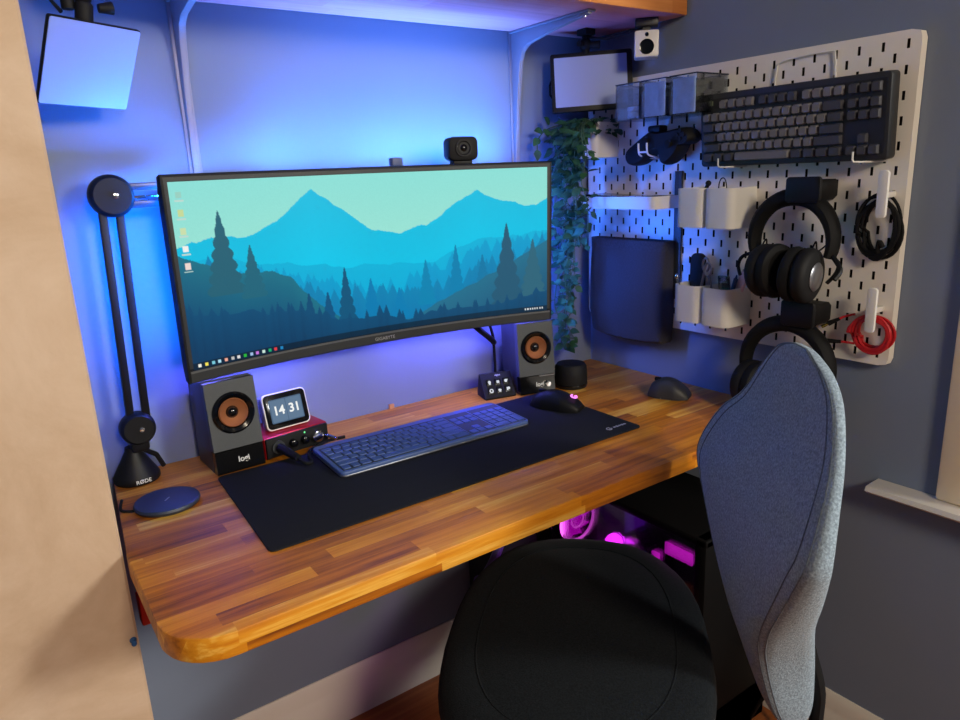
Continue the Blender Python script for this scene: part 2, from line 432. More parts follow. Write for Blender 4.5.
# generic layered landscape shown on the panel (colour attribute on the screen grid)
SX, SY = 560, 224
def paint():
    H, W = SY+1, SX+1
    X = np.linspace(0, 1, W)[None, :].repeat(H, 0); Y = np.linspace(0, 1, H)[:, None].repeat(W, 1)   # Y down
    rng = np.random.RandomState(4)
    x = np.linspace(0, 1, W)
    def noise1(scale, octv=4, seed=0, gain=.55):
        r = np.random.RandomState(seed); out = np.zeros(W); amp = 1
        for k in range(octv):
            n = int(scale*2**k)+2; p = r.uniform(-1, 1, n+1)
            out += amp*np.interp(x*n, np.arange(n+1), p); amp *= gain
        return out
    C = lambda r, g, b: np.array([r, g, b], float)
    img = C(136, 220, 212)*(1-Y[..., None])+C(178, 232, 208)*Y[..., None]
    img += (rng.rand(H, W, 1)-.5)*4
    def layer(ridge, top, bot, span=.5):
        m = Y > ridge[None, :]
        t = np.clip((Y-ridge[None, :])/span, 0, 1)[..., None]
        c = top*(1-t)+bot*t
        img[m] = c[m]
    pk = np.interp(x, [0, .08, .16, .24, .33, .40, .47, .56, .64, .72, .79, .86, .93, 1], [.34, .30, .33, .24, .10, .20, .33, .37, .33, .22, .12, .22, .25, .22])
    layer(pk+.018*noise1(14, 5, 1), C(0, 186, 222), C(0, 200, 236), .5)
    def forest(base, hgt, seed, dens):
        r = np.random.RandomState(seed); out = base.copy()
        for k in range(dens):
            cx = r.rand(); w = hgt*r.uniform(.10, .2); h = hgt*r.uniform(.5, 1.1)
            b = np.interp(cx, x, base)
            out = np.minimum(out, b-h*(1-np.abs(x-cx)/w))if False else np.minimum(out, np.where(np.abs(x-cx) < w, b-h*(1-np.abs(x-cx)/w), out))
        return out
    layer(np.interp(x, [0, .2, .4, .6, .8, 1], [.42, .46, .56, .60, .48, .42])+.03*noise1(9, 4, 2), C(0, 176, 216), C(0, 168, 214), .4)
    layer(forest(np.interp(x, [0, .2, .4, .55, .75, 1], [.5, .58, .72, .74, .62, .52])+.03*noise1(7, 4, 3), .10, 5, 120), C(0, 156, 204), C(0, 140, 196), .4)
    layer(forest(np.interp(x, [0, .12, .3, .5, .7, .85, 1], [.46, .56, .74, .82, .80, .68, .56])+.025*noise1(8, 4, 6), .12, 8, 80), C(8, 130, 178), C(0, 112, 172), .4)
    def pine(cx, base, h, w, col):
        for yy in range(H):
            v = yy/(H-1)
            if v < base-h or v > base: continue
            t = (v-(base-h))/h
            half = w*t*(.72+.28*abs(math.sin(t*22)))+.0012
            m = np.abs(x-cx) < half
            img[yy, m] = col
    for cx, b_, h_, c in ((.63, .86, .3, C(0, 130, 176)), (.72, .84, .36, C(0, 126, 174)), (.47, .9, .26, C(0, 122, 176)), (.55, .92, .2, C(0, 124, 178)), (.80, .82, .26, C(10, 118, 164))):
        pine(cx, b_, h_, .028, c)
    # darker nearer ground: left slope and right slope
    layer(np.interp(x, [0, .06, .12, .2, .26, .31, .4, .6, 1], [.40, .44, .50, .52, .58, .74, .90, .98, 1.0])+.02*noise1(10, 4, 9), C(26, 112, 134), C(10, 70, 112), .42)
    layer(np.interp(x, [0, .5, .62, .72, .82, .9, 1], [1.1, .98, .90, .82, .70, .60, .52])+.022*noise1(10, 4, 10), C(34, 110, 140), C(26, 84, 120), .4)
    pine(.10, .62, .46, .048, C(34, 96, 116)); pine(.165, .66, .30, .034, C(30, 100, 122)); pine(.875, .98, .62, .060, C(34, 88, 116)); pine(.955, .9, .42, .045, C(44, 100, 122)); pine(.35, .97, .28, .03, C(8, 82, 126)); pine(.40, .97, .42, .034, C(10, 84, 122)); pine(.30, .98, .30, .03, C(10, 76, 116))
    layer(forest(np.interp(x, [0, .15, .3, .45, .6, .8, 1], [.70, .74, .82, .88, .93, .90, .86])+.02*noise1(12, 4, 12), .06, 13, 40), C(10, 76, 116), C(8, 58, 96), .25)
    # desktop icons (small squares) and the row of task-bar dots
    def rect(x0, y0, w, h, c):
        img[(X >= x0) & (X <= x0+w) & (Y >= y0) & (Y <= y0+h)] = c
    for k, c in enumerate((C(150, 205, 190), C(196, 214, 150), C(200, 220, 170), C(240, 240, 236), C(236, 214, 206))):
        rect(.014, .05+k*.092, .012, .034, c); rect(.010, .092+k*.092, .02, .008, C(190, 215, 205))
    img[Y > .962] = img[Y > .962]*.62
    cols = (C(235, 235, 225), C(240, 225, 90), C(120, 200, 220), C(170, 220, 240), C(240, 170, 150), C(190, 190, 190), C(220, 220, 220), C(40, 180, 60), C(160, 190, 230), C(200, 120, 220), C(200, 230, 220), C(30, 170, 110), C(220, 60, 70), C(30, 130, 190))
    for k, c in enumerate(cols): rect(.012+k*.0155, .969, .007, .02, c)
    for k in range(8): rect(.930+k*.0075, .972, .0038, .013, C(215, 220, 222))
    img[:] = np.clip(img, 0, 255)/255
    return np.where(img <= .04045, img/12.92, ((img+.055)/1.055)**2.4)
img = paint()
zt, zb = MH/2-BT-.0008, -MH/2+.0225
verts = [mpt(-ub+2*ub*i/SX, zt+(zb-zt)*j/SY, -.0008) for j in range(SY+1) for i in range(SX+1)]
faces = [(j*(SX+1)+i, (j+1)*(SX+1)+i, (j+1)*(SX+1)+i+1, j*(SX+1)+i+1) for j in range(SY) for i in range(SX)]
me = bpy.data.meshes.new('screen'); me.from_pydata(verts, [], faces)
ca = me.color_attributes.new('picture', 'FLOAT_COLOR', 'POINT')
buf = np.ones(((SY+1)*(SX+1), 4), np.float32); buf[:, :3] = img.reshape(-1, 3); ca.data.foreach_set('color', buf.ravel())
me.materials.append(mat_screen('screen_glow', 1.0)); me.shade_smooth()
o = bpy.data.objects.new('screen', me); COL.objects.link(o); o.parent = mon; o['label'] = 'lit screen with teal mountains and pines'
# blue bias-light strips stuck round the back of the casing
def bias(u0, u1, z0, z1, name='led_strip'):
    bm = nbm()
    n = 24
    for i in range(1):
        rings = []
        for k in range(n+1):
            u = u0+(u1-u0)*k/n
            bk = .016+.022*(1-abs(u)**2.5)
            rings.append([mpt(u, z, d) for d, z in ((bk-.001, z0), (bk+.006, z0), (bk+.006, z1), (bk-.001, z1))])
        loft(bm, rings)
    o = finish(name, bm, M['bluestrip'], mon); o['label'] = 'glowing blue light strip'
bias(-.93, .93, .128, .140); bias(-.93, .93, -.142, -.130); bias(-.95, -.925, -.12, .12); bias(.925, .95, -.12, .12)
# wall mount behind
bm = nbm(); box2(bm, (-.06, .035, -.06), (.06, .06, .06), .004); box2(bm, (-.03, .055, -.03), (.03, .093, .03), .003); finish('wall_mount', bm, M['blackm'], mon)

# arm strut and cable seen under the monitor at the right speaker
bm = nbm(); tube(bm, spline([(-.42, -.05, .168), (-.39, -.04, .145), (-.355, -.03, .118), (-.338, -.018, .105)], 6), .007, 10); tube(bm, spline([(-.37, -.04, .17), (-.35, -.03, .13), (-.337, -.016, .10), (-.334, -.014, .04), (-.335, -.014, .004)], 6), .0035, 8)
single('monitor_cable', bm, M['rubber'], 'black cable bundle dropping from the monitor behind the right speaker', 'cable')

# webcam and light sensor on the monitor top
wc = thing('webcam', 'rounded square black webcam perched on top of the monitor', 'webcam', (-.461, -.097, .5205), (0, 0, R(-18)))
bm = nbm(); prism(bm, rrect(.062, .047, .012, 5, 0, .027), -.02, .025, 'xz', .004); finish('body', bm, M['blackm'], wc)
bm = nbm(); lathe(bm, [(.017, -.02), (.017, -.0235), (.014, -.0235), (.012, -.0215), (.0, -.0215)], 28, (0, 0, .028), (0, 1, 0)); finish('lens_ring', bm, M['black'], wc)
bm = nbm(); lathe(bm, [(.0075, 0), (.006, .0018), (0, .003)], 20, (0, -.0212, .028), (0, -1, 0)); finish('lens', bm, M['blackg'], wc)
bm = nbm(); box2(bm, (-.02, -.012, -.006), (.02, .02, .006), .002); finish('clip', bm, M['black'], wc)
bm = nbm(); box2(bm, (-.0115, -.008, 0), (.0115, .008, .015), .002)
single('light_sensor', bm, mat('blue_grey_plastic', srgb(90, 100, 140), .5), 'small bluish square sensor on the monitor top, left of the webcam', 'sensor', (-.612, -.092, .5185))

# ------------------------------------------------------------------ microphone boom arm
ma = thing('microphone_arm', 'black twin-bar microphone boom arm standing at the left end of the desk', 'microphone arm', (-1.149, -.045, 0))
bm = nbm(); lathe(bm, [(.0, 0), (.036, 0), (.038, .003), (.038, .010), (.036, .014), (.013, .055), (.012, .062), (0, .062)], 36); finish('base', bm, M['black'], ma)
text('brand_lettering', 'RØDE', .0095, M['text'], ma, (.004, -.0385, .008), (PI/2, 0, R(6)), .0004)
bm = nbm(); tube(bm, [(.008, .008, .058), (.04, .022, .03), (.05, .028, .004)], .0045, 8); finish('clamp_lever', bm, M['black'], ma)
JL, JU = Vector((.012, -.012, .097)), Vector((.032, -.012, .487))
def disc(c, r, t, name):
    bm = nbm(); lathe(bm, [(0, -t), (r*.82, -t), (r*.96, -t*.7), (r, -t*.2), (r, t*.4), (r*.9, t), (0, t)], 32, c, (0, 1, 0)); finish(name, bm, M['black'], ma)
    bm = nbm(); lathe(bm, [(.0042, 0), (.0042, .002), (0, .003)], 14, (c[0]+.004, c[1]-t-.0005, c[2]), (0, -1, 0)); finish('bolt', bm, M['chrome'], ma)
disc(JL, .029, .016, 'lower_joint'); disc(JU, .034, .017, 'upper_joint')
bm = nbm(); box2(bm, (-.004, -.024, .055), (.026, 0, .1), .006); finish('neck', bm, M['black'], ma)
for dx in (-.0125, .0125):
    bm = nbm(); a = JL+Vector((dx+.004, 0, .012)); b = JU+Vector((dx-.004, 0, -.018))
    d = (b-a); F = frame_to(d).to_4x4()
    vs = box(bm, (0, 0, d.length/2), (.0105, .0125, d.length), .002); bmesh.ops.transform(bm, matrix=Matrix.Translation(a)@F, verts=bm.verts[:]); finish('lower_bar', bm, M['black'], ma)
for dz in (-.015, .013):
    bm = nbm(); box2(bm, (.05, -.017, JU.z+dz-.006), (.30, -.005, JU.z+dz+.006), .002); finish('upper_bar', bm, mat('blue_black_bar', srgb(58, 60, 66), .3), ma)
bm = nbm(); cyl(bm, (.045, -.011, JU.z-.004), (.29, -.011, JU.z+.004), .0022, seg=8); finish('spring', bm, M['chrome'], ma)

# ------------------------------------------------------------------ speakers
def speaker(loc, rz, label, words=True):
    s = thing('desktop_speaker', label, 'speaker', loc, (0, 0, rz), 'pair of desktop speakers')
    side = [(.015, 0), (.029, .168), (.112, .150), (.104, 0)]
    bm = nbm(); prism(bm, side, -.044, .044, 'yz', .003); finish('cabinet', bm, mat('cabinet_side', srgb(44, 46, 52), .45) if not bpy.data.materials.get('cabinet_side') else bpy.data.materials['cabinet_side'], s)
    tl = math.atan2(.014, .168)
    def fp(x, z, d=0): return Vector((x, z*.014/.168-d*math.cos(tl), z+d*math.sin(tl)*1.0))
    def plate(z0, z1, d, inset, hole=False):
        bm = nbm(); pts = [(-.044+inset, z0), (.044-inset, z0), (.044-inset, z1), (-.044+inset, z1)]
        if not hole: loft(bm, [[fp(x, z, q) for x, z in pts] for q in (-.0152, d)]); return bm
        n = 48; cz = .108; ci = [(.0352*math.cos(2*PI*k/n), cz+.0352*math.sin(2*PI*k/n)) for k in range(n)]; ou = []
        for k in range(n):
            c_, s_ = math.cos(2*PI*k/n), math.sin(2*PI*k/n)
            t_ = min((.044-inset)/max(abs(c_), 1e-6), ((z1-cz) if s_ > 0 else (cz-z0))/max(abs(s_), 1e-6)); ou.append((t_*c_, cz+t_*s_))
        for cx_, cz_ in pts:                      # keep the square corners
            k = min(range(n), key=lambda i: (ou[i][0]-cx_)**2+(ou[i][1]-cz_)**2); ou[k] = (cx_, cz_)
        rings = [[fp(x, z, q) for x, z in lp] for lp, q in ((ci, -.0152), (ou, -.0152), (ou, d), (ci, d), (ci, -.0152))]
        loft(bm, rings, cap=False); return bm
    finish('front_panel', plate(.044, .166, .0025, .0, True), M['speaker'], s)
    finish('lower_panel', plate(.002, .042, .0015, .001), M['blackg'], s)
    ax = Vector((0, -math.cos(tl), math.sin(tl)))
    c = fp(0, .108, .0025)
    bm = nbm(); lathe(bm, [(.0375, 0), (.0372, .002), (.034, .0035), (.028, .001), (.0255, -.004), (.0255, -.012), (0, -.012)], 40, c+ax*.0005, ax, cap=False); finish('driver_ring', bm, M['blackg'], s)
    bm = nbm(); lathe(bm, [(.0262, .0005), (.0245, .003), (.0225, .0005), (.0215, -.0005), (.010, -.008), (.010, -.0095)], 40, c, ax, cap=False); finish('cone', bm, M['cone'], s)
    bm = nbm(); lathe(bm, [(.0112, -.0085), (.011, -.006), (.008, -.0015), (.004, .0005), (0, .001)], 28, c, ax); finish('dust_cap', bm, M['blackg'], s)
    text('brand_lettering', 'logi', .0145, M['text'], s, fp(.006, .022, .0019), (PI/2-tl, 0, 0), .0003, bold=.0003)
    return s
sl = speaker((-.991, -.131, 0), R(1.5), 'small grey desktop speaker with copper cone under the left monitor corner')
sr = speaker((-.311, -.146, 0), R(-16), 'small grey desktop speaker with copper cone under the right monitor corner')
bm = nbm(); lathe(bm, [(.0065, 0), (.006, .007), (0, .0075)], 20, (.024, -.001, .022), (0, -1, .08)); finish('volume_knob', bm, M['chrome'], sr)
bm = nbm(); box2(bm, (.004, -.002, .0415), (.042, .003, .0432)); finish('trim_line', bm, M['steel'], sr)

# ------------------------------------------------------------------ audio interface and clock
ai = thing('audio_interface', 'red audio interface with black front and knobs beside the left speaker', 'audio interface', (-.878, -.118, 0), (0, 0, R(7)))
bm = nbm(); box2(bm, (-.066, .004, .003), (.066, .095, .044), .003); finish('case', bm, M['red'], ai)
bm = nbm(); box2(bm, (-.064, -.001, .0045), (.064, .006, .0425), .002); finish('front_panel', bm, M['blackm'], ai)
for x, r in ((-.012, .0075), (.012, .0075), (.038, .0115)):
    bm = nbm(); lathe(bm, [(r, 0), (r*.95, .010), (r*.6, .0115), (0, .0115)], 24, (x, -.001, .024), (0, -1, 0)); kn = finish('knob', bm, M['chrome'] if r > .01 else M['blackg'], ai)
bm = nbm(); lathe(bm, [(.0125, 0), (.0125, .004), (.0085, .004), (.0085, .0005), (0, .0005)], 24, (-.042, -.001, .024), (0, -1, 0)); finish('socket', bm, M['dark'], ai)
bm = nbm(); ball(bm, (.014, -.0015, .037), .0018, 10); finish('indicator_light', bm, M['green_led'], ai)
for x in (-.055, .055):
    bm = nbm(); box2(bm, (x-.006, .01, 0), (x+.006, .09, .0035), .001); finish('foot', bm, M['rubber'], ai)
bm = nbm(); cyl(bm, (-.918, -.131, .0235), (-.905, -.185, .0165), .0085, .0065, 16)
tube(bm, spline([(-.905, -.184, .0165), (-.897, -.200, .0095), (-.885, -.195, .0075), (-.878, -.165, .0068), (-.862, -.138, .0068), (-.82, -.115, .0066), (-.78, -.108, .0036)], 8), .0032, 8)
single('audio_cable', bm, M['rubber'], 'black cable with a thick plug in the red audio interface', 'cable')
bm = nbm(); cyl(bm, (0, 0, 0), (.012, -.022, -.004), .0035, .003, 12)
single('headphone_jack', bm, M['chrome'], 'silver jack plug in the right end of the audio interface', 'plug', (-.821, -.115, .02))

ck = thing('smart_clock', 'small smart clock showing 14 31 on top of the red audio interface', 'clock', (-.882, -.092, .0445), (0, 0, R(5)))
tl = R(14)
rx = Matrix.Rotation(-tl, 4, 'X')
def tilt_part(name, bm, m, off=(0, 0, 0)):
    bmesh.ops.transform(bm, matrix=rx, verts=bm.verts[:]); return finish(name, bm, m, ck)
bm = nbm(); rings = []
for y, k, dz in ((0, 1, 0), (.012, .98, 0), (.035, .82, -.004), (.05, .66, -.010)):
    rings.append([(u*k, y, .036+dz*.0+(v)*k-(1-k)*.034) for u, v in rrect(.089, .070, .010)])
loft(bm, rings); tilt_part('body', bm, mat('clock_fabric', srgb(150, 152, 162), .8))
bm = nbm(); prism(bm, rrect(.0885, .0695, .0095, 5, 0, .036), -.0025, .001, 'xz', .0008); tilt_part('rim', bm, M['white'])
bm = nbm(); prism(bm, rrect(.084, .065, .008, 5, 0, .036), -.0035, -.001, 'xz', .0005); tilt_part('glass_front', bm, M['blackg'])
bm = nbm(); prism(bm, rrect(.066, .045, .002, 3, 0, .036), -.004, -.003, 'xz'); tilt_part('screen', bm, M['clock_face'])
for x in (-.0158, .0158):
    bm = nbm(); prism(bm, rrect(.030, .041, .002, 3, x, .036), -.0044, -.0035, 'xz'); tilt_part('flip_card', bm, M['clock_card'])
def tp(x, y, z): return rx@Vector((x, y, z))
text('digits', '14', .0235, M['clock_digit'], ck, tp(-.0158, -.0046, .036), (PI/2-tl, 0, 0), .0002, bold=.0006)
text('digits', '31', .0235, M['clock_digit'], ck, tp(.0158, -.0046, .036), (PI/2-tl, 0, 0), .0002, bold=.0006)

# ------------------------------------------------------------------ key pad, puck, mice, charger
sd = thing('macro_keypad', 'little black macro keypad with six lit icon keys beside the right speaker', 'keypad', (-.394, -.112, 0), (0, 0, R(-14)))
bm = nbm(); prism(bm, [(-.002, 0), (-.004, .004), (.028, .053), (.034, .053), (.046, .012), (.046, 0)], -.039, .039, 'yz', .003); finish('body', bm, M['blackm'], sd)
ft = math.atan2(.032, .049); fn = Vector((0, -math.cos(ft), math.sin(ft)))
def sp_(x, s, d=0): return Vector((x, -.004+s*math.sin(ft), .004+s*math.cos(ft)))+fn*d
FR = Matrix.Rotation(PI/2-ft, 3, 'X')
for r_ in range(2):
    for c_ in range(3):
        bm = nbm(); box(bm, sp_((c_-1)*.0205, .016+r_*.0195, .0012), (.0155, .0155, .004), .002, 2, FR); k = finish('key', bm, M['blackg'], sd)
        bm = nbm(); s0 = sp_((c_-1)*.0205, .016+r_*.0195, .0034)
        q = r_*3+c_
        if q == 0: tube(bm, [s0+FR@Vector((.0038*math.cos(a*.7), .0038*math.sin(a*.7), 0)) for a in range(9)], .0013, 6, True)
        elif q == 1: ball(bm, s0, .0042, 12, (1, .55, .2), FR); box(bm, s0+FR@Vector((0, -.003, 0)), (.005, .003, .0006), 0, 1, FR)
        elif q == 2: box(bm, s0+FR@Vector((-.0018, 0, 0)), (.003, .007, .0006), 0, 1, FR); ball(bm, s0+FR@Vector((.002, .001, 0)), .0033, 12, (1, 1, .2), FR)
        elif q == 3: ball(bm, s0+FR@Vector((0, .001, 0)), .004, 12, (.9, 1, .2), FR); box(bm, s0+FR@Vector((0, -.0032, 0)), (.0042, .003, .0006), 0, 1, FR)
        elif q == 4: box(bm, s0, (.0065, .0062, .0006), .0008, 1, FR)
        else: ball(bm, s0+FR@Vector((-.001, 0, 0)), .0038, 12, (1, 1, .2), FR); box(bm, s0+FR@Vector((.0028, .002, 0)), (.003, .0025, .0006), 0, 1, FR)
        ic = finish('icon', bm, M['key_glow'], k); ic['label'] = 'glowing white icon'
text('brand_lettering', 'elgato', .0058, M['text'], sd, sp_(.004, .0525, .0003), (PI/2-ft, 0, 0), .0002)
bm = nbm(); lathe(bm, [(0, 0), (.036, 0), (.038, .004), (.0385, .030), (.037, .050), (.033, .056), (.026, .0575), (0, .0575)], 40)
pk = thing('cylindrical_device', 'short black cylindrical device standing behind the mouse', 'device', (-.214, -.152, 0))
finish('body', bm, M['blackm'], pk)
bm = nbm(); lathe(bm, [(.0388, .006), (.0392, .008), (.0388, .010)], 40, cap=False); finish('base_ring', bm, M['blackg'], pk)

def mouse_body(L, W, H, bm):
    rings = []
    n = 14
    for i in range(n+1):
        t = i/n; y = L*(.5-t)           # nose +y
        h = H*(.52+.48*math.sin(PI*min(1, (t*.92+.12)))) * (1 if 0 < i < n else .6)
        e = math.sin(PI*(.10+.80*t))**.42
        wv = W/2*e*(.93 if .3 < t < .6 else 1)
        sec = []
        for k in range(17):
            a = PI*k/16; sec.append((wv*math.copysign(abs(math.cos(a))**.7, math.cos(a)), y, .0015+h*e**.5*math.sin(a)**.75))
        rings.append(sec)
    loft(bm, rings)
ms = thing('computer_mouse', 'black wireless mouse with a glowing magenta mark on the desk mat', 'mouse', (-.352, -.258, .0035), (0, 0, R(22)))
bm = nbm(); mouse_body(.112, .060, .037, bm); finish('shell', bm, M['black'], ms)
bm = nbm(); box2(bm, (-.004, .024, .031), (.004, .042, .0385), .003); finish('scroll_wheel', bm, M['rubber'], ms)
bm = nbm(); tube(bm, [(.0065*math.cos(R(a)), -.030+.0065*math.sin(R(a)), .0398) for a in range(50, 351, 20)], .0016, 6); box(bm, (.004, -.0305, .0398), (.006, .0022, .001)); o = finish('glowing_mark', bm, M['logo_glow'], ms); o.rotation_euler = (R(16), 0, 0); o.location = (0, 0, .0005); o['label'] = 'glowing magenta mark'
m2 = thing('computer_mouse', 'dark rounded mouse lying near the right wall, away from the mat', 'mouse', (-.112, -.362, 0), (0, 0, R(25)))
bm = nbm(); mouse_body(.088, .062, .042, bm); finish('shell', bm, M['dark'], m2)
bm = nbm(); box2(bm, (-.0045, .018, .034), (.0045, .034, .0425), .003); finish('scroll_wheel', bm, M['rubber'], m2)
bm = nbm(); prism(bm, [(x*.94, y) for x, y in rrect(.060, .080, .026)], .0, .004, 'xy', .001); finish('base', bm, M['steel'], m2)

cp = thing('charging_pad', 'round dark wireless charging pad at the left front of the desk', 'charging pad', (-1.131, -.19, 0))
bm = nbm(); lathe(bm, [(0, 0), (.046, 0), (.049, .002), (.0505, .006), (.049, .0095), (.046, .0105), (0, .0105)], 48); finish('pad', bm, mat('charger_blue_black', srgb(40, 48, 66), .5), cp)
bm = nbm(); box(bm, (.0, -.002, .0107), (.014, .0022, .0005), 0, 1, Matrix.Rotation(R(50), 3, 'Z')); finish('mark', bm, M['greytext'], cp)
bm = nbm(); tube(bm, spline([(-.048, 0, .0045), (-.058, .006, .004), (-.066, .02, .004), (-.058, .06, .003)], 6), .0024, 8); finish('cable', bm, M['rubber'], cp)

# ------------------------------------------------------------------ mat and keyboard
bm = nbm()
q = [(-1.056, -.455), (-.305, -.455), (-.300, -.150), (-1.038, -.139)]
poly = []
for i in range(4):
    a, b, c = Vector(q[i-1]), Vector(q[i]), Vector(q[(i+1) % 4]); r_ = .012
    p0 = b+(a-b).normalized()*r_; p1 = b+(c-b).normalized()*r_
    for k in range(6):
        t = k/5; poly.append(tuple((1-t)**2*p0+2*t*(1-t)*b+t*t*p1))
prism(bm, poly, 0, .0032, 'xy', .001)
dm = thing('desk_mat', 'large black cloth desk mat under the keyboard and mouse', 'desk mat', (-.68, -.3, .0003))
o = finish('cloth', bm, M['mat'], dm); o.location = (.68, .3, 0)
bm = nbm(); tube(bm, [(.0055*math.cos(R(a)), .0055*math.sin(R(a)), 0) for a in range(40, 361, 20)], .0009, 6); box(bm, (.003, 0, 0), (.005, .0016, .001))
for k in range(5): box(bm, (.015+k*.007, .0005, 0), (.005, .006 if k % 2 else .0045, .0006))
o = finish('printed_mark', bm, M['greytext'], dm); o.location = (-.365+.68, -.425+.3, .0034)

kb = thing('keyboard', 'slim grey full-size keyboard on the desk mat, lit blue', 'keyboard', (-.666, -.229, .0064), (R(2.2), 0, R(-1.2)))
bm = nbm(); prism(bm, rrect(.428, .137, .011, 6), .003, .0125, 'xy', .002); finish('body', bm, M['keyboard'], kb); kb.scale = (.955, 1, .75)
bm = nbm(); prism(bm, rrect(.429, .138, .0115, 6), .0, .0042, 'xy', .001); finish('base_plate', bm, M['steel'], kb)
U = .0184
def keyrows():
    out = []; x0 = -.206
    def row(y, ws, x=x0, h=1):
        for w_ in ws:
            if w_ > 0: out.append((x+w_*U/2, y, w_*U-.0028, h*U-.0028))
            x += abs(w_)*U
    ys = [.042-i*U for i in range(6)]
    row(ys[0]-.002, [1.15]+[1.065]*13, h=.75)
    row(ys[1], [1]*13+[2]); row(ys[2], [1.5]+[1]*12+[1.5]); row(ys[3], [1.75]+[1]*11+[2.25]); row(ys[4], [2.25]+[1]*10+[2.75]); row(ys[5], [1, 1, 1.25, 1.25, 5.5, 1.25, 1, 1, 1.75])
    xn = x0+15*U+.005
    row(ys[1], [1, 1, 1], xn); row(ys[2], [1, 1, 1], xn); row(ys[4], [-1, 1], xn); row(ys[5], [1, 1, 1], xn)
    xp = xn+3*U+.005
    row(ys[1], [1]*4, xp); row(ys[2], [1]*4, xp); row(ys[3], [1]*4, xp); row(ys[4], [1]*3, xp); row(ys[5], [2, 1], xp)
    out.append((xp+3.5*U, (ys[4]+ys[5])/2, U-.0028, 2*U-.0028))
    return out
cache = {}
def keymesh(w_, h_, m, t=.003, bev=.0012, taper=1):
    key = (round(w_, 4), round(h_, 4), m.name)
    if key not in cache:
        bm = nbm(); r0 = rrect(w_, h_, min(.0022, w_*.2), 3); k = taper
        ins = (1-k)*.5*min(w_, h_)
        r1 = rrect(w_-2*ins, h_-2*ins, min(.0022, w_*.2), 3)
        loft(bm, [[(x, y, 0) for x, y in r0], [(x, y, t*.7) for x, y in r1], [(x*.97, y*.97, t) for x, y in r1]])
        bmesh.ops.recalc_face_normals(bm, faces=bm.faces[:])
        me = bpy.data.meshes.new('key'); bm.to_mesh(me); bm.free(); me.materials.append(m); cache[key] = me
    return cache[key]
def add_key(par, x, y, z, w_, h_, m, **k):
    o = bpy.data.objects.new('key', keymesh(w_, h_, m, **k)); COL.objects.link(o); o.parent = par; o.location = (x, y, z)
    return o
bm = nbm()
for (a, b) in ((-.207, .0715), (.0735, .1335), (.136, .2105)): box2(bm, (a, -.0615, .0122), (b, .052, .01275))
finish('key_well', bm, mat('key_well', srgb(38, 40, 46), .6), kb)
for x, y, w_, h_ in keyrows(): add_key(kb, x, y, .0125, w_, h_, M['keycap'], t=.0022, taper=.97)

# ------------------------------------------------------------------ pegboard on the right wall
PY0, PY1, PZ0, PZ1, PXF = -.773, -.013, .131, .693, -.02
def pegboard():
    # grid of cells with slots left out: columns every 20 mm, alternate columns shifted by one row
    ys = set([PY0, PY1]); zs = set([PZ0, PZ1]); slots = []
    for c in range(37):
        yc = PY0+.02+c*.02
        for r_ in range(27):
            if (r_+c) % 2: continue
            zc = PZ1-.021-r_*.02
            slots.append((yc, zc))
    for yc, zc in slots:
        ys.update((round(yc-.0024, 5), round(yc+.0024, 5))); zs.update((round(zc-.0073, 5), round(zc+.0073, 5)))
    ys = sorted(ys); zs = sorted(zs)
    S = {(round(a, 5), round(b, 5)) for a, b in slots}
    bm = nbm(); V = {}
    def vert(i, j, x):
        k = (i, j, x)
        if k not in V: V[k] = bm.verts.new((x, ys[i], zs[j]))
        return V[k]
    slotcell = set()
    for i in range(len(ys)-1):
        for j in range(len(zs)-1):
            yc, zc = round((ys[i]+ys[i+1])/2, 5), round((zs[j]+zs[j+1])/2, 5)
            if any(abs(yc-a) < 1e-4 and abs(zc-b) < 1e-4 for a, b in ((yc, zc),) if (yc, zc) in S): slotcell.add((i, j))
    # round the outer corners by moving the border vertices
    def fix(y, z, r_=.012):
        cy = min(max(y, PY0+r_), PY1-r_); cz = min(max(z, PZ0+r_), PZ1-r_)
        d = math.hypot(y-cy, z-cz)
        if d > r_: y, z = cy+(y-cy)*r_/d, cz+(z-cz)*r_/d
        return y, z
    T = .0185
    for i in range(len(ys)-1):
        for j in range(len(zs)-1):
            if (i, j) in slotcell: continue
            for x in (PXF, PXF+T):
                bm.faces.new((vert(i, j, x), vert(i+1, j, x), vert(i+1, j+1, x), vert(i, j+1, x)))
    def wallq(a, b):
        try: bm.faces.new((vert(*a, PXF), vert(*b, PXF), vert(*b, PXF+T), vert(*a, PXF+T)))
        except ValueError: pass
    for (i, j) in slotcell:
        for a, b in (((i, j), (i+1, j)), ((i+1, j), (i+1, j+1)), ((i+1, j+1), (i, j+1)), ((i, j+1), (i, j))): wallq(a, b)
    n, m_ = len(ys)-1, len(zs)-1
    for i in range(n): wallq((i, 0), (i+1, 0)); wallq((i, m_), (i+1, m_))
    for j in range(m_): wallq((0, j), (0, j+1)); wallq((n, j), (n, j+1))
    for v in bm.verts: v.co.y, v.co.z = fix(v.co.y, v.co.z)
    return bm
pg = thing('pegboard', 'large white slotted pegboard fixed to the right wall', 'pegboard', (0, -.393, .131))
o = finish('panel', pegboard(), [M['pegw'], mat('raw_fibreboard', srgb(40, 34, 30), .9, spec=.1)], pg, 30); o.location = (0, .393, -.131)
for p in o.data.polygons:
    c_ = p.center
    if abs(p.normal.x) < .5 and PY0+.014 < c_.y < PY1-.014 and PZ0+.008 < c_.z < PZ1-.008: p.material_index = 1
bm = nbm()
for y in (-.70, -.08):
    for z in (.2, .62): cyl(bm, (-.011, y, z), (-.0005, y, z), .009, seg=16)
o = finish('spacer', bm, M['blackm'], pg); o.location = (0, .393, -.131)

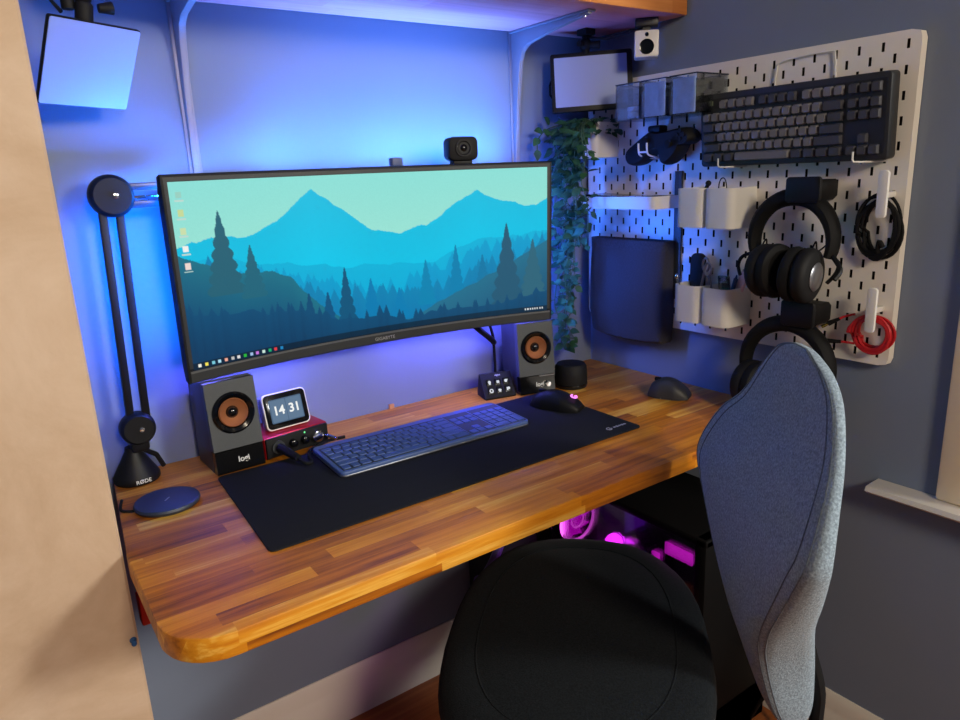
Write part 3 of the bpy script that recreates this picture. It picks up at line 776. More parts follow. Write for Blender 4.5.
# white cups
def cup(y, z, w_=.07, h_=.079, d=.078, label='', m='white', name='pegboard_cup', group='white cups hung on the pegboard'):
    t = thing(name, label, 'cup', (-.0199, y, z), group=group)
    # outline in plan: flat back on the board, rounded front corners
    r_ = .018
    def plan(k):
        pts = [(0, w_/2-k), (0, -w_/2+k)]
        pts = [(-k, -w_/2+k)]
        for a in range(7): th = R(270-a*15); pts.append((-d+r_+ (r_-k)*math.cos(th), -w_/2+r_+(r_-k)*math.sin(th)))
        for a in range(7): th = R(180-a*15); pts.append((-d+r_+(r_-k)*math.cos(th), w_/2-r_+(r_-k)*math.sin(th)))
        pts.append((-k, w_/2-k))
        return pts
    bm = nbm()
    o_, i_ = plan(0), plan(.0022)
    loft(bm, [[(x, yy, 0) for x, yy in o_], [(x, yy, h_) for x, yy in o_], [(x, yy, h_) for x, yy in i_], [(x, yy, .003) for x, yy in i_]])
    finish('body', bm, M[m], t)
    return t
cup(-.385, .370, label='white pegboard cup, upper row, left of the pair under the mechanical keyboard')
cup(-.456, .370, label='white pegboard cup, upper row, right of the pair and nearest the hanging headphones')
cup(-.384, .170, label='white pegboard cup, lower row, holding scissors and dark tools')
cup(-.455, .170, label='white pegboard cup, lower row, holding a clear plastic piece and pens')
# contents
bm = nbm()
for s, (dy, dz) in ((1, (.0, .012)), (-1, (.012, -.002))):
    cc = (-.062, -.405-dy, .283+dz*.6)
    tube(bm, [(cc[0]+.004*s, cc[1]+.0085*math.cos(2*PI*k/16), cc[2]+.014*math.sin(2*PI*k/16)) for k in range(16)], .0024, 8, True)
    tube(bm, [(cc[0], cc[1], cc[2]-.014), (cc[0], cc[1]+.008*s, cc[2]-.05), (-.06, -.402, .175)], .003, 8)
single('scissors', bm, M['steel'], 'steel-handled scissors standing in the lower left cup', 'scissors')
bm = nbm(); tube(bm, [(-.078, -.366, .176), (-.083, -.360, .235), (-.086, -.352, .262)], .003, 8); ball(bm, (-.086, -.352, .264), .006, 12, (.8, 1, 1))
single('screwdriver', bm, M['chrome'], 'silver tipped tool leaning over the left rim of the lower left cup', 'tool')
bm = nbm(); prism(bm, rrect(.036, .135, .014, 5, -.372, .2435), -.046, -.036, 'yz', .002)
single('phone_case', bm, M['blackm'], 'tall dark rounded case standing at the back of the lower left cup', 'case')
bm = nbm(); prism(bm, rrect(.026, .10, .003, 3, 0, .05), -.003, .003, 'xz', .001)
for k in range(6): cyl(bm, (-.008, -.004, .02+k*.013), (.008, -.004, .02+k*.013), .002, seg=8)
single('plastic_clip', bm, mat_clear('smoky_plastic', (.55, .58, .6, 1), .12), 'clear grey plastic strip standing in the lower right cup', 'clip', (-.048, -.455, .1735), (R(-10), 0, R(90)))
bm = nbm(); cyl(bm, (-.07, -.462, .178), (-.062, -.482, .268), .0045, .0045, 12); cyl(bm, (-.062, -.482, .268), (-.0615, -.4835, .276), .003, .001, 12)
single('blue_pen', bm, mat('navy_plastic', srgb(20, 40, 80), .4), 'dark blue pen leaning in the lower right cup', 'pen')
bm = nbm(); box(bm, (-.05, -.477, .232), (.012, .018, .115), .004, 2, Matrix.Rotation(R(22), 3, 'X'))
single('stick', bm, M['pink'], 'pale pink stick poking out of the lower right cup beside the headphones', 'stick')
bm = nbm(); tube(bm, [(-.07, -.37, .376), (-.072, -.405, .44), (-.071, -.413, .458)], .004, 8); ball(bm, (-.071, -.413, .458), .006, 10)
single('black_tool', bm, M['black'], 'small black tool end poking out of the upper left cup', 'tool')
bm = nbm(); tube(bm, spline([(-.06, -.435, .38), (-.06, -.43, .45), (-.058, -.438, .468), (-.056, -.446, .45), (-.058, -.45, .38)], 6), .0012, 6)
single('wire_loop', bm, M['blackm'], 'thin wire loop sticking up from the upper right cup', 'wire')
bm = nbm(); box2(bm, (-.033, -.322, .20), (-.029, -.301, .484), .001)
single('upright_bar', bm, M['dark'], 'thin dark upright bar against the pegboard left of the white cups', 'bar', (.008, .012, 0))
# tray
tr = thing('pegboard_tray', 'shallow white pegboard shelf tray above the grey felt pouch', 'tray', (-.0205, -.2, .407))
bm = nbm()
W_, D_ = .245, .105
o_ = [(0, -W_/2)]+[(-D_+.02+.02*math.cos(R(270-a*15)), -W_/2+.02+.02*math.sin(R(270-a*15))) for a in range(7)]+[(-D_+.02+.02*math.cos(R(180-a*15)), W_/2-.02+.02*math.sin(R(180-a*15))) for a in range(7)]+[(0, W_/2)]
i_ = [(x*.965-.002, y*.982) for x, y in o_]
loft(bm, [[(x, y, 0) for x, y in o_], [(x, y, .027) for x, y in o_], [(x, y, .027) for x, y in i_], [(x, y, .004) for x, y in i_]])
finish('body', bm, M['white'], tr)
bm = nbm(); prism(bm, rrect(.075, .145, .010), 0, .009, 'xy', .002)
single('tablet', bm, M['blackg'], 'flat black slab at the left end of the white tray', 'device', (-.075, -.165, .4265), (R(3), 0, R(4)))
bm = nbm(); prism(bm, rrect(.07, .085, .012), 0, .008, 'xy', .002)
single('wallet', bm, M['dark'], 'dark flat wallet lying at the right end of the white tray', 'wallet', (-.072, -.27, .424), (R(-4), R(3), R(-3)))
bm = nbm(); box2(bm, (-.105, -.245, .4115), (-.04, -.095, .4265), .002); box2(bm, (-.10, -.305, .4115), (-.04, -.250, .424), .002)
single('notebook', bm, M['blackm'], 'black notebooks stacked low in the white tray under the slabs', 'notebook')
# felt pouch
fp_ = thing('felt_pouch', 'wide dark grey felt pouch hung low on the pegboard behind the ivy', 'pouch', (-.0198, -.171, .095))
bm = nbm(); rings = []
for z, d, w_ in ((0, .030, .226), (.008, .044, .236), (.06, .055, .242), (.14, .052, .242), (.21, .046, .242), (.236, .044, .242)):
    s = []
    for k in range(25):
        a = PI*k/24; c = math.cos(a)
        s.append((-d*math.sin(a)**.35 if 0 < k < 24 else 0, w_/2*math.copysign(abs(c)**.8, c), z+(.006*(1-c*c)*-1 if z < .01 else 0)))
    rings.append(s)
inner = [[(x*.88-.001, y*.985, z) for x, y, z in rings[-1]], [(x*.88-.001, y*.985, .02) for x, y, z in rings[-1]]]
loft(bm, rings+inner); finish('body', bm, M['felt'], fp_)
bm = nbm(); s = rings[-1]; loft(bm, [[(x-.0015, y*1.004, z) for x, y, z in s for z in (z0,)] for z0 in (.214, .2375)], cap=False); finish('rim_band', bm, mat_fabric('dark_band', srgb(58, 58, 64), .2, 200), fp_)

# three clear boxes on the top row
def clearbox(y, label, m, fill):
    t = thing('clear_box', label, 'box', (-.0205, y, .594), group='clear plastic boxes on the pegboard')
    bm = nbm(); w_, d, h_, k = .066, .098, .074, .002
    o_ = [(0, -w_/2), (-d, -w_/2), (-d, w_/2), (0, w_/2)]; i_ = [(-k, -w_/2+k), (-d+k, -w_/2+k), (-d+k, w_/2-k), (-k, w_/2-k)]
    loft(bm, [[(x, y, 0) for x, y in o_], [(x, y, h_) for x, y in o_], [(x, y, h_) for x, y in i_], [(x, y, k) for x, y in i_]])
    finish('shell', bm, M['clear'], t, 20)
    bm = nbm()
    for a, b in zip(o_, o_[1:]+o_[:1]): cyl(bm, (a[0], a[1], h_), (b[0], b[1], h_), .0014, seg=6)
    finish('rim', bm, mat('clear_rim', srgb(40, 48, 66), .2) if not bpy.data.materials.get('clear_rim') else bpy.data.materials['clear_rim'], t)
    if fill > .5:
        bm = nbm(); box2(bm, (-d+.004, -w_/2+.006, .003), (-d+.006, w_/2-.006, h_*.93), .0005); finish('card_liner', bm, M['paleblue'], t)
    # contents lying inside
    bm = nbm(); r = random.Random(fill)
    n = 14
    for i in range(n):
        s = r.uniform(.012, .022); a = r.uniform(0, PI)
        box(bm, (-d/2+r.uniform(-.03, .03), r.uniform(-.018, .018), .010+fill*.058*(i/n)), (s*1.5, s, s*.6), .002, 1, Matrix.Rotation(a, 3, 'Z')@Matrix.Rotation(r.uniform(-.3, .3), 3, 'X'))
    finish('contents', bm, m, t)
    return t
clearbox(-.233, 'nearly empty clear plastic box, leftmost of three above the game controller', M['paleblue'], .25)
clearbox(-.305, 'clear plastic box of pale bits, middle of three above the game controller', M['paleblue'], .9)
clearbox(-.380, 'clear plastic box of pale pieces next to the wall-hung mechanical keyboard', M['olive'], 1.0)

# hung mechanical keyboard with its wire holder
wh = thing('wire_holder', 'white bent-wire holder carrying the mechanical keyboard on the pegboard', 'holder', (-.0205, -.57, .49))
def wpt(y, z, x): return (x, y+.57, z-.49)
bm = nbm(); tube(bm, spline([wpt(-.52, .60, -.004), wpt(-.521, .655, -.004), wpt(-.535, .675, -.004), wpt(-.62, .679, -.004), wpt(-.634, .668, -.004), wpt(-.638, .60, -.004)], 6), .0016, 8)
finish('wire_frame', bm, M['white'], wh)
for y in (-.433, -.703):
    bm = nbm(); tube(bm, [wpt(y-.034, .489, -.003), wpt(y-.03, .4885, -.02), wpt(y-.012, .4885, -.042), wpt(y-.002, .489, -.0475), wpt(y, .493, -.049), wpt(y, .506, -.049)], .0017, 8)
    finish('hook', bm, M['white'], wh)
mk = thing('mechanical_keyboard', 'dark compact mechanical keyboard with grey keys hung on the pegboard', 'keyboard', (-.0235, -.567, .4915), (R(0), R(-4), R(0)))
# local frame: X = -y world (rightwards), Y = up, Z = out of the board (-x world)
KF = Matrix(((0, 0, -1), (-1, 0, 0), (0, 1, 0))).to_4x4()
kk = bpy.data.objects.new('case', None)
bm = nbm(); prism(bm, rrect(.372, .140, .007, 4, 0, .071), .002, .031, 'xy', .003); bmesh.ops.transform(bm, matrix=KF, verts=bm.verts[:]); kc = finish('case', bm, M['mechcase'], mk)
bm = nbm(); box2(bm, (-.180, .012, .0305), (.180, .131, .0316)); bmesh.ops.transform(bm, matrix=KF, verts=bm.verts[:]); finish('key_plate', bm, mat('key_plate', srgb(20, 21, 24), .6), mk)
KU = .0192
def tkl():
    out = []; x0 = -.1775
    def row(r_, ws, x=x0, dark=()):
        for i, w_ in enumerate(ws):
            if w_ > 0: out.append((x+w_*KU/2, .119-r_*KU-(.004 if r_ else 0), w_*KU-.002, KU-.002, i in dark or w_ > 1.2 and w_ < 5))
            x += abs(w_)*KU
    row(0, [1, -1, 1, 1, 1, 1, -.5, 1, 1, 1, 1, -.5, 1, 1, 1, 1], dark=(0, 7, 8, 9, 10))
    row(1, [1]*13+[2]); row(2, [1.5]+[1]*12+[1.5]); row(3, [1.75]+[1]*11+[2.25]); row(4, [2.25]+[1]*10+[2.75]); row(5, [1.25, 1.25, 1.25, 6.25, 1.25, 1.25, 1.25, 1.25])
    xn = x0+15.3*KU
    for r_ in (0, 1, 2): row(r_, [1, 1, 1], xn, dark=(0, 1, 2))
    row(4, [-1, 1], xn, dark=(1,)); row(5, [1, 1, 1], xn, dark=(0, 1, 2))
    return out
for x, y, w_, h_, dk_ in tkl():
    o = add_key(mk, 0, 0, 0, w_, h_, M['mechdark'] if dk_ else M['mechkey'], t=.0075, taper=.78)
    o.matrix_local = KF@Matrix.Translation((x, y, .0312))

# game controller on two white hooks
gc = thing('game_controller', 'black game controller hanging on the pegboard under the clear boxes', 'game controller', (-.055, -.272, .545))
bm = nbm()
def gp(y, z): return (y, z)
sec = [(-.262, .572), (-.275, .568), (-.30, .569), (-.33, .572), (-.352, .571), (-.364, .560), (-.366, .548), (-.355, .540), (-.340, .538), (-.333, .525), (-.318, .508), (-.303, .499), (-.292, .500), (-.287, .512), (-.284, .528), (-.277, .534), (-.262, .532), (-.248, .522), (-.232, .507), (-.214, .499), (-.194, .501), (-.184, .511), (-.183, .524), (-.192, .535), (-.212, .548), (-.232, .560), (-.248, .568)]
sec = spline([(0, a, b) for a, b in sec], 3, True)
pts = [(p.y, p.z) for p in sec]; cy = sum(p[0] for p in pts)/len(pts); cz = sum(p[1] for p in pts)/len(pts)
rings = []
for x, k in ((.024, .80), (.020, .93), (.008, 1.0), (-.006, 1.0), (-.016, .94), (-.021, .84)):
    cl = []
    for a, b in pts: cl.append((x, (cy+(a-cy)*(1-(1-k)*.5))+.272, (cz+(b-cz)*k)-.545))
    rings.append(cl)
loft(bm, rings); finish('shell', bm, M['blackm'], gc)
for y, z in ((-.254, .549), (-.318, .540)):
    bm = nbm(); cyl(bm, (-.018, y+.272, z-.545), (-.031, y+.272, z-.545), .005, seg=14); lathe(bm, [(.0085, 0), (.009, .003), (.006, .0045), (0, .004)], 20, (-.030, y+.272, z-.545), (-1, 0, 0)); finish('thumbstick', bm, M['rubber'], gc)
bm = nbm()
for dy, dz in ((0, .008), (0, -.008), (.008, 0), (-.008, 0)): cyl(bm, (-.018, -.342+.272+dy, .557-.545+dz), (-.0235, -.342+.272+dy, .557-.545+dz), .0042, seg=12)
finish('face_buttons', bm, M['blackm'], gc)
bm = nbm(); box2(bm, (-.018, -.012, .0225), (.01, .022, .036), .004); finish('bumper', bm, M['black'], gc)
bm = nbm()
tube(bm, spline([(-.0205, -.262, .512), (-.06, -.262, .516), (-.081, -.262, .521), (-.086, -.262, .53), (-.087, -.262, .546)], 5), .002, 8)
tube(bm, spline([(-.0205, -.238, .512), (-.06, -.238, .516), (-.081, -.238, .521), (-.086, -.238, .53), (-.087, -.238, .546)], 5), .002, 8)
tube(bm, [(-.085, -.262, .527), (-.085, -.238, .527)], .002, 8)
hk = single('wire_hook', bm, M['white'], 'white double wire hook cradling the game controller', 'hook')

# headphones
def headphone_holder(y, z0, z1, label):
    t = thing('headphone_holder', label, 'holder', (-.0205, y, z0), group='black headphone holders')
    h = z1-z0
    bm = nbm(); prism(bm, [(-.031, h*.2), (-.031, h*.85), (-.026, h), (.026, h), (.031, h*.85), (.031, h*.2), (.024, 0), (-.024, 0)], -.062, 0, 'yz', .003); finish('block', bm, M['blackm'], t)
    bm = nbm(); prism(bm, rrect(.066, h+.008, .006, 4, 0, h/2+.002), -.066, -.058, 'yz', .002); finish('front_lip', bm, M['black'], t)
    return t
headphone_holder(-.626, .424, .461, 'black holder block carrying the upper headphones on the pegboard')
headphone_holder(-.632, .196, .236, 'black holder block carrying the lower headphones behind the chair back')
def headphones(cy, cz, r_, label, loc):
    t = thing('headphones', label, 'headphones', loc, group='over-ear headphones')
    # headband: an arc in the plane of the board
    def arc(rad, a0, a1, n=28): return [(0, rad*math.cos(R(a0+(a1-a0)*k/n)), rad*1.0*math.sin(R(a0+(a1-a0)*k/n))) for k in range(n+1)]
    bm = nbm()
    rings = []
    for (x, y, z), k in zip(arc(r_, 200, -20), range(29)):
        n = Vector((0, y, z)).normalized(); th = .009+.007*math.sin(PI*k/28)
        q = []
        for j in range(10):
            a = 2*PI*j/10; q.append(Vector((x, y, z))+n*th*math.cos(a)+Vector((.017*math.sin(a), 0, 0)))
        rings.append(q)
    loft(bm, rings); finish('headband', bm, M['rubber'], t)
    return t
h1 = headphones(0, 0, .079, 'black over-ear headphones with a silver earcup disc, hanging in full view', (-.064, -.600, .352))
def earcup(t, y0, s, zc, xc, disc_m):
    ax = Vector((.12, s, -.05)).normalized(); c = Vector((xc, y0, zc))
    bm = nbm(); lathe(bm, [(0, -.004), (.030, -.004), (.044, .0), (.050, .008), (.050, .018), (.047, .024), (.040, .028), (0, .029)], 36, c, ax); o = finish('earcup', bm, M['blackm'], t)
    bm = nbm(); lathe(bm, [(.024, -.022), (.040, -.024), (.049, -.018), (.051, -.010), (.048, -.002), (.030, -.002)], 36, c, ax); finish('ear_pad', bm, M['rubber'], t)
    bm = nbm(); lathe(bm, [(0, .028), (.024, .0285), (.026, .030), (.024, .032), (.010, .0335), (0, .0335)], 32, c, ax); finish('earcup_disc', bm, disc_m, t)
earcup(h1, .016, 1, -.055, -.035, M['blackm']); earcup(h1, -.040, -1, -.058, -.035, M['steel'])
for s, e in ((1, .075), (-1, -.102)):
    bm = nbm(); tube(bm, spline([(0, s*.078, .0), (-.004, s*.080, -.02), (-.016, e*1.02, -.045), (-.030, e, -.062)], 6), .0045, 8); finish('yoke', bm, M['black'], t if False else h1)
    bm = nbm(); tube(bm, spline([(0, s*.080, -.028), (-.01, s*.097, -.036), (-.02, s*.099, -.052), (-.028, s*.088, -.070)], 6), .0035, 8); finish('hinge_arm', bm, M['black'], h1)
    bm = nbm(); tube(bm, spline([(-.003, s*.072, -.002), (-.012, s*.058, -.016), (-.006, s*.05, .0), (-.012, s*.044, -.018), (-.02, s*.036, -.012), (-.026, s*.04, -.03)], 6), .0016, 6); finish('loose_wire', bm, M['rubber'], h1)
h2 = headphones(0, 0, .088, 'second pair of black headphones low on the pegboard, half behind the chair back', (-.064, -.604, .105))
earcup(h2, .055, 1, -.045, -.012, M['blackm']); earcup(h2, -.055, -1, -.045, -.012, M['blackm'])
for s in (1, -1):
    bm = nbm(); tube(bm, spline([(0, s*.086, .0), (-.003, s*.092, -.02), (-.010, s*.09, -.045)], 6), .005, 8); finish('yoke', bm, M['black'], h2)

# white hooks with cables
def hook(y, z0, z1, label):
    t = thing('cable_hook', label, 'hook', (-.0205, y, z0), group='white cable hooks')
    h = z1-z0
    bm = nbm(); prism(bm, rrect(.017, h, .006, 4, 0, h/2), -.038, -.031, 'yz', .0015); finish('front_tab', bm, M['white'], t)
    bm = nbm(); box2(bm, (-.033, -.006, h*.42), (0, .006, h*.55), .002); finish('peg', bm, M['white'], t)
    return t
hook(-.752, .395, .474, 'white hook holding the coiled black cable on the pegboard')
hook(-.752, .197, .276, 'white hook holding the coiled red cable on the pegboard')
def coil(cy, cz, ry, rz, turns, r, seed, x0=-.034, wob=.009, dx=.016):
    rr = random.Random(seed); pts = []
    n = 26
    for t in range(turns):
        oy, oz, sy, sz = rr.uniform(-wob, wob), rr.uniform(-wob, wob), 1+rr.uniform(-.24, .24), 1+rr.uniform(-.18, .14)
        for k in range(n):
            a = 2*PI*k/n
            f = k/n
            pts.append((oy, oz, sy, sz, a, x0+dx*(((t+f) % 2)-1)*.8))
    out = []
    for i, (oy, oz, sy, sz, a, x) in enumerate(pts):
        q = pts[(i+n) % len(pts)]; f = (i % n)/n
        L = lambda u, v: u*(1-f)+v*f
        out.append(Vector((x, cy+L(oy, q[0])+ry*L(sy, q[2])*math.cos(a), cz+L(oz, q[1])+rz*L(sz, q[3])*math.sin(a))))
    return out
bm = nbm(); tube(bm, coil(-.742, .378, .031, .047, 8, .0026, 3), .0027, 7, True)
tube(bm, spline([(-.04, -.745, .335), (-.043, -.748, .355), (-.043, -.755, .345)], 4), .004, 8)
single('black_cable', bm, M['rubber'], 'black cable coiled over the upper white hook at the right of the pegboard', 'cable')
bm = nbm(); tube(bm, coil(-.748, .190, .030, .030, 9, .0026, 5, wob=.003), .0027, 7, True)
tube(bm, spline([(-.036, -.715, .222), (-.036, -.698, .216), (-.04, -.690, .211)], 5), .0022, 8); tube(bm, spline([(-.036, -.718, .168), (-.036, -.70, .168), (-.038, -.695, .168)], 5), .0022, 8)
rc = thing('red_cable', 'red cable coiled over the lower white hook on the pegboard', 'cable', (-.034, -.748, .190))
o = finish('coil', bm, M['redcable'], rc); o.location = (.034, .748, -.190)
for a, b, r0, r1 in (((-.04, -.690, .211), (-.045, -.672, .200), .003, .005), ((-.038, -.695, .168), (-.045, -.672, .167), .003, .0045)):
    bm = nbm(); tube(bm, [a, b], [r0, r1], 10); o = finish('plug', bm, M['rubber'], rc); o.location = (.034, .748, -.190)
    if r1 == .005:
        bm = nbm(); tube(bm, [b, (-.048, -.662, .193)], .0032, 10); finish('plug_tip', bm, mat('brass', srgb(220, 190, 90), .25, metal=1), o)
# ------------------------------------------------------------------ ivy in a white cup
iv = cup(-.078, .521, w_=.072, h_=.080, label='white pegboard cup planted with trailing artificial ivy beside the monitor', name='ivy_plant', group=None); iv['category'] = 'plant'
rv = random.Random(11)
bs, bl = nbm(), nbm()
def leaf(bm, p, d, n, L):
    d = d.normalized(); s = d.cross(n).normalized(); n = s.cross(d).normalized()
    prof = [(0, 0), (.18, .26), (.42, .36), (.7, .24), (1, 0)]
    top, bot, mid = [], [], []
    for t, w_ in prof:
        m = p+d*L*t-n*L*.12*t*t
        mid.append(bm.verts.new(m)); 
        if 0 < w_: top.append(bm.verts.new(m+s*L*w_+n*L*.07)); bot.append(bm.verts.new(m-s*L*w_+n*L*.07))
    for a in (top, bot):
        bm.faces.new((mid[0], a[0], mid[1])); bm.faces.new((mid[1], a[0], a[1], mid[2])); bm.faces.new((mid[2], a[1], a[2], mid[3])); bm.faces.new((mid[3], a[2], mid[4]))
base = Vector((-.0205, -.078, .521))
ends = []
for k in range(17):
    a = rv.uniform(0, 2*PI)
    zend = rv.choice([.05, .07, .10, .13, .17, .22, .30, .36, .42, .46])
    if k == 0: zend = .065
    yy = -.03-rv.random()*.12; xx = -.085-rv.random()*.09
    if k in (2, 5): xx -= .03
    yy = min(yy, -.02)
    if yy < -.045 and zend < .47: xx = min(xx, -.165)
    if yy < -.10: zend = max(zend, .30)
    ends.append((xx, yy, zend))
for (xx, yy, ze) in ends:
    st = Vector((-.055+rv.uniform(-.02, .02), -.078+rv.uniform(-.02, .02), .585))
    pts = [st, Vector((st.x*.5+xx*.5, st.y*.5+yy*.5, .606+rv.uniform(-.006, .004))), Vector((xx, yy, .575))]
    z = .575
    while z-.05 > ze:
        z -= .05; pts.append(Vector((xx+rv.uniform(-.016, .016), min(-.018, yy+rv.uniform(-.014, .014)), z)))
    P = spline(pts, 6); tube(bs, [p-base for p in P], .0011, 5)
    for i in range(3, len(P), 1):
        if rv.random() < .36: continue
        p = P[i]; a = rv.uniform(0, 2*PI)
        d = Vector((math.cos(a)*1.0-.35, math.sin(a)*.9, rv.uniform(-.9, .25)))
        q = p+d.normalized()*.008
        tube(bs, [p-base, q-base], .0007, 4)
        L = rv.uniform(.020, .032)
        if q.x+d.normalized().x*L > -.024: d.x = -abs(d.x)
        if q.y+d.normalized().y*L > -.006: d.y = -abs(d.y)
        leaf(bl, q-base, d, Vector((-.4, -.3, .8))+Vector((rv.uniform(-.5, .5), rv.uniform(-.5, .5), 0)), L)
# bushy crown over the rim and a spray towards the monitor
for k in range(80):
    a = rv.uniform(0, 2*PI); r_ = rv.uniform(.01, .075)
    p = Vector((-.075+r_*math.cos(a)*.9, -.08+r_*math.sin(a)*.85, .596+rv.uniform(-.02, .014)))
    if p.x > -.03: p.x = -.03
    if p.y > -.03: p.y = -.03
    d = Vector((math.cos(a)-.3, math.sin(a)*.8-.1, rv.uniform(-.7, .15))); L = rv.uniform(.018, .028)
    if p.x+d.normalized().x*L > -.022: d.x = -abs(d.x)
    if p.y+d.normalized().y*L > -.006: d.y = -abs(d.y)
    leaf(bl, p-base, d, Vector((-.3, -.2, .9)), L)
tube(bs, [p-base for p in spline([(-.07, -.08, .59), (-.12, -.05, .600), (-.17, -.04, .592), (-.20, -.035, .57), (-.205, -.035, .54)], 6)], .0012, 5)
for p, d in (((-.17, -.04, .60), (-.6, -.2, .5)), ((-.19, -.038, .585), (-1, -.1, .1)), ((-.2, -.036, .57), (-.8, -.2, -.6)), ((-.205, -.035, .545), (-.2, -.3, -1)), ((-.185, -.04, .59), (-.2, -.6, -.5)), ((-.15, -.05, .61), (-.5, -.5, .2))):
    leaf(bl, Vector(p)-base, Vector(d), Vector((-.2, -.8, .5)), .027)
finish('stems', bs, M['stem'], iv); lf = finish('foliage', bl, M['leaf'], iv, 60)

# ------------------------------------------------------------------ light panels, little camera under the shelf
pl = thing('key_light', 'square white light panel tilted down under the shelf at the far left', 'light panel', (-1.124, -.117, .673), Euler((R(29.6), R(1.1), R(24.3))))
pl.rotation_euler = (Matrix.Rotation(R(24.3), 3, 'Z')@Matrix.Rotation(R(29.6), 3, 'X')@Matrix.Rotation(R(1.1), 3, 'Y')).to_euler()
bm = nbm(); prism(bm, rrect(.140, .125, .004, 3), .0008, .007, 'xz', .001); finish('frame', bm, M['black'], pl)
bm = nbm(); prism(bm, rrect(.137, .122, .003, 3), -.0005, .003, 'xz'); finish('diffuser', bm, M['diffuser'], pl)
bm = nbm(); lathe(bm, [(.012, 0), (.012, .022), (.009, .026), (0, .026)], 16, (-.012, .012, .058), (0, .3, 1)); ball(bm, (-.012, .024, .088), .012, 14); cyl(bm, (.01, .018, .078), (.028, .014, .083), .006, .009, 10); finish('ball_mount', bm, M['blackm'], pl)
bm = nbm(); cyl(bm, (-1.143, -.135, .745), (-1.143, -.135, .7995), .009, seg=16); cyl(bm, (-1.143, -.135, .788), (-1.143, -.135, .7998), .02, seg=20); tube(bm, [(-1.143, -.135, .77), (-1.165, -.14, .755), (-1.155, -.15, .738)], .003, 8)
single('panel_mount', bm, M['blackm'], 'black stem bracket hanging the left light panel from the shelf', 'mount')
pr_ = thing('key_light', 'white light panel in a thick black frame above the ivy on the right', 'light panel', (-.103, -.111, .689))
pr_.rotation_euler = (Matrix.Rotation(R(-39.1), 3, 'Z')@Matrix.Rotation(R(-7.4), 3, 'X')@Matrix.Rotation(R(-1.6), 3, 'Y')).to_euler()
bm = nbm(); prism(bm, rrect(.183, .128, .005, 3), .0, .013, 'xz', .001); finish('frame', bm, M['black'], pr_)
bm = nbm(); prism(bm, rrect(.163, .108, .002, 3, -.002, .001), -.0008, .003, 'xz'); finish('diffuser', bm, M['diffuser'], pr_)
bm = nbm(); tube(bm, [(-.085, .014, .02), (-.095, .016, .0), (-.095, .016, -.02), (-.085, .014, -.035)], .0025, 8); finish('cord', bm, M['rubber'], pr_)
bm = nbm(); cyl(bm, (-.105, -.093, .748), (-.105, -.093, .7995), .008, seg=14); ball(bm, (-.105, -.093, .768), .014, 14); box2(bm, (-.12, -.11, .786), (-.09, -.08, .7998), .002); cyl(bm, (-.13, -.098, .768), (-.105, -.093, .768), .006, seg=12); cyl(bm, (-.105, -.093, .768), (-.085, -.118, .765), .006, .009, 12)
tube(bm, spline([(-.105, -.093, .785), (-.09, -.13, .775), (-.075, -.17, .778), (-.06, -.22, .785)], 6), .003, 8)
single('panel_mount', bm, M['blackm'], 'black ball mount and cable hanging the right light panel from the shelf', 'mount')
sc_ = thing('security_camera', 'small white cube camera with black lens hung under the right end of the shelf', 'camera', (-.060, -.232, .748), (0, 0, R(-46)))
bm = nbm(); prism(bm, rrect(.05, .053, .004, 3), -.022, .026, 'xz', .002); finish('body', bm, M['white'], sc_)
bm = nbm(); lathe(bm, [(.0155, 0), (.015, .002), (.010, .001), (0, .002)], 28, (0, -.022, -.006), (0, -1, 0)); finish('lens', bm, M['blackg'], sc_)
bm = nbm(); lathe(bm, [(.0042, 0), (.004, .001), (0, .0015)], 16, (0, -.022, .018), (0, -1, 0)); finish('sensor', bm, M['blackg'], sc_)
bm = nbm(); box2(bm, (-.024, -.018, .036), (.024, .022, .0515), .002); box2(bm, (-.008, -.006, .024), (.008, .01, .04)); finish('mount', bm, M['dark'], sc_)

# ------------------------------------------------------------------ under the desk
pc = thing('computer_tower', 'black computer tower with a glass side and magenta lights under the desk', 'computer', (-.171, -.37, ZF))
X0, X1, Y0, Y1, Z0, Z1 = -.115, .115, -.232, .225, .02, .525
bm = nbm()
box2(bm, (X0, Y0, Z1-.018), (X1, Y1, Z1), .004); box2(bm, (X0, Y0, Z0), (X1, Y1, Z0+.10), .004); box2(bm, (X1-.012, Y0, Z0), (X1, Y1, Z1), .004)
box2(bm, (X0, Y0, Z0), (X1, Y0+.028, Z1), .005); box2(bm, (X0, Y1-.014, Z0), (X1, Y1, Z1), .003)
finish('case', bm, mat('tower_black', srgb(9, 9, 10), .6, spec=.15), pc)
for sx in (-1, 1):
    for sy in (-1, 1):
        bm = nbm(); box2(bm, (sx*.085-.015, sy*.17-.03, 0), (sx*.085+.015, sy*.17+.03, .021), .004); finish('foot', bm, M['rubber'], pc)
bm = nbm(); box2(bm, (X0-.002, Y0+.012, Z0+.02), (X0+.002, Y1-.012, Z1-.008)); finish('glass_panel', bm, M['glass'], pc)
bm = nbm(); box2(bm, (X0+.17, Y0+.03, Z0+.1), (X0+.176, Y1-.02, Z1-.02)); finish('motherboard', bm, mat('board', srgb(40, 36, 50), .5), pc)
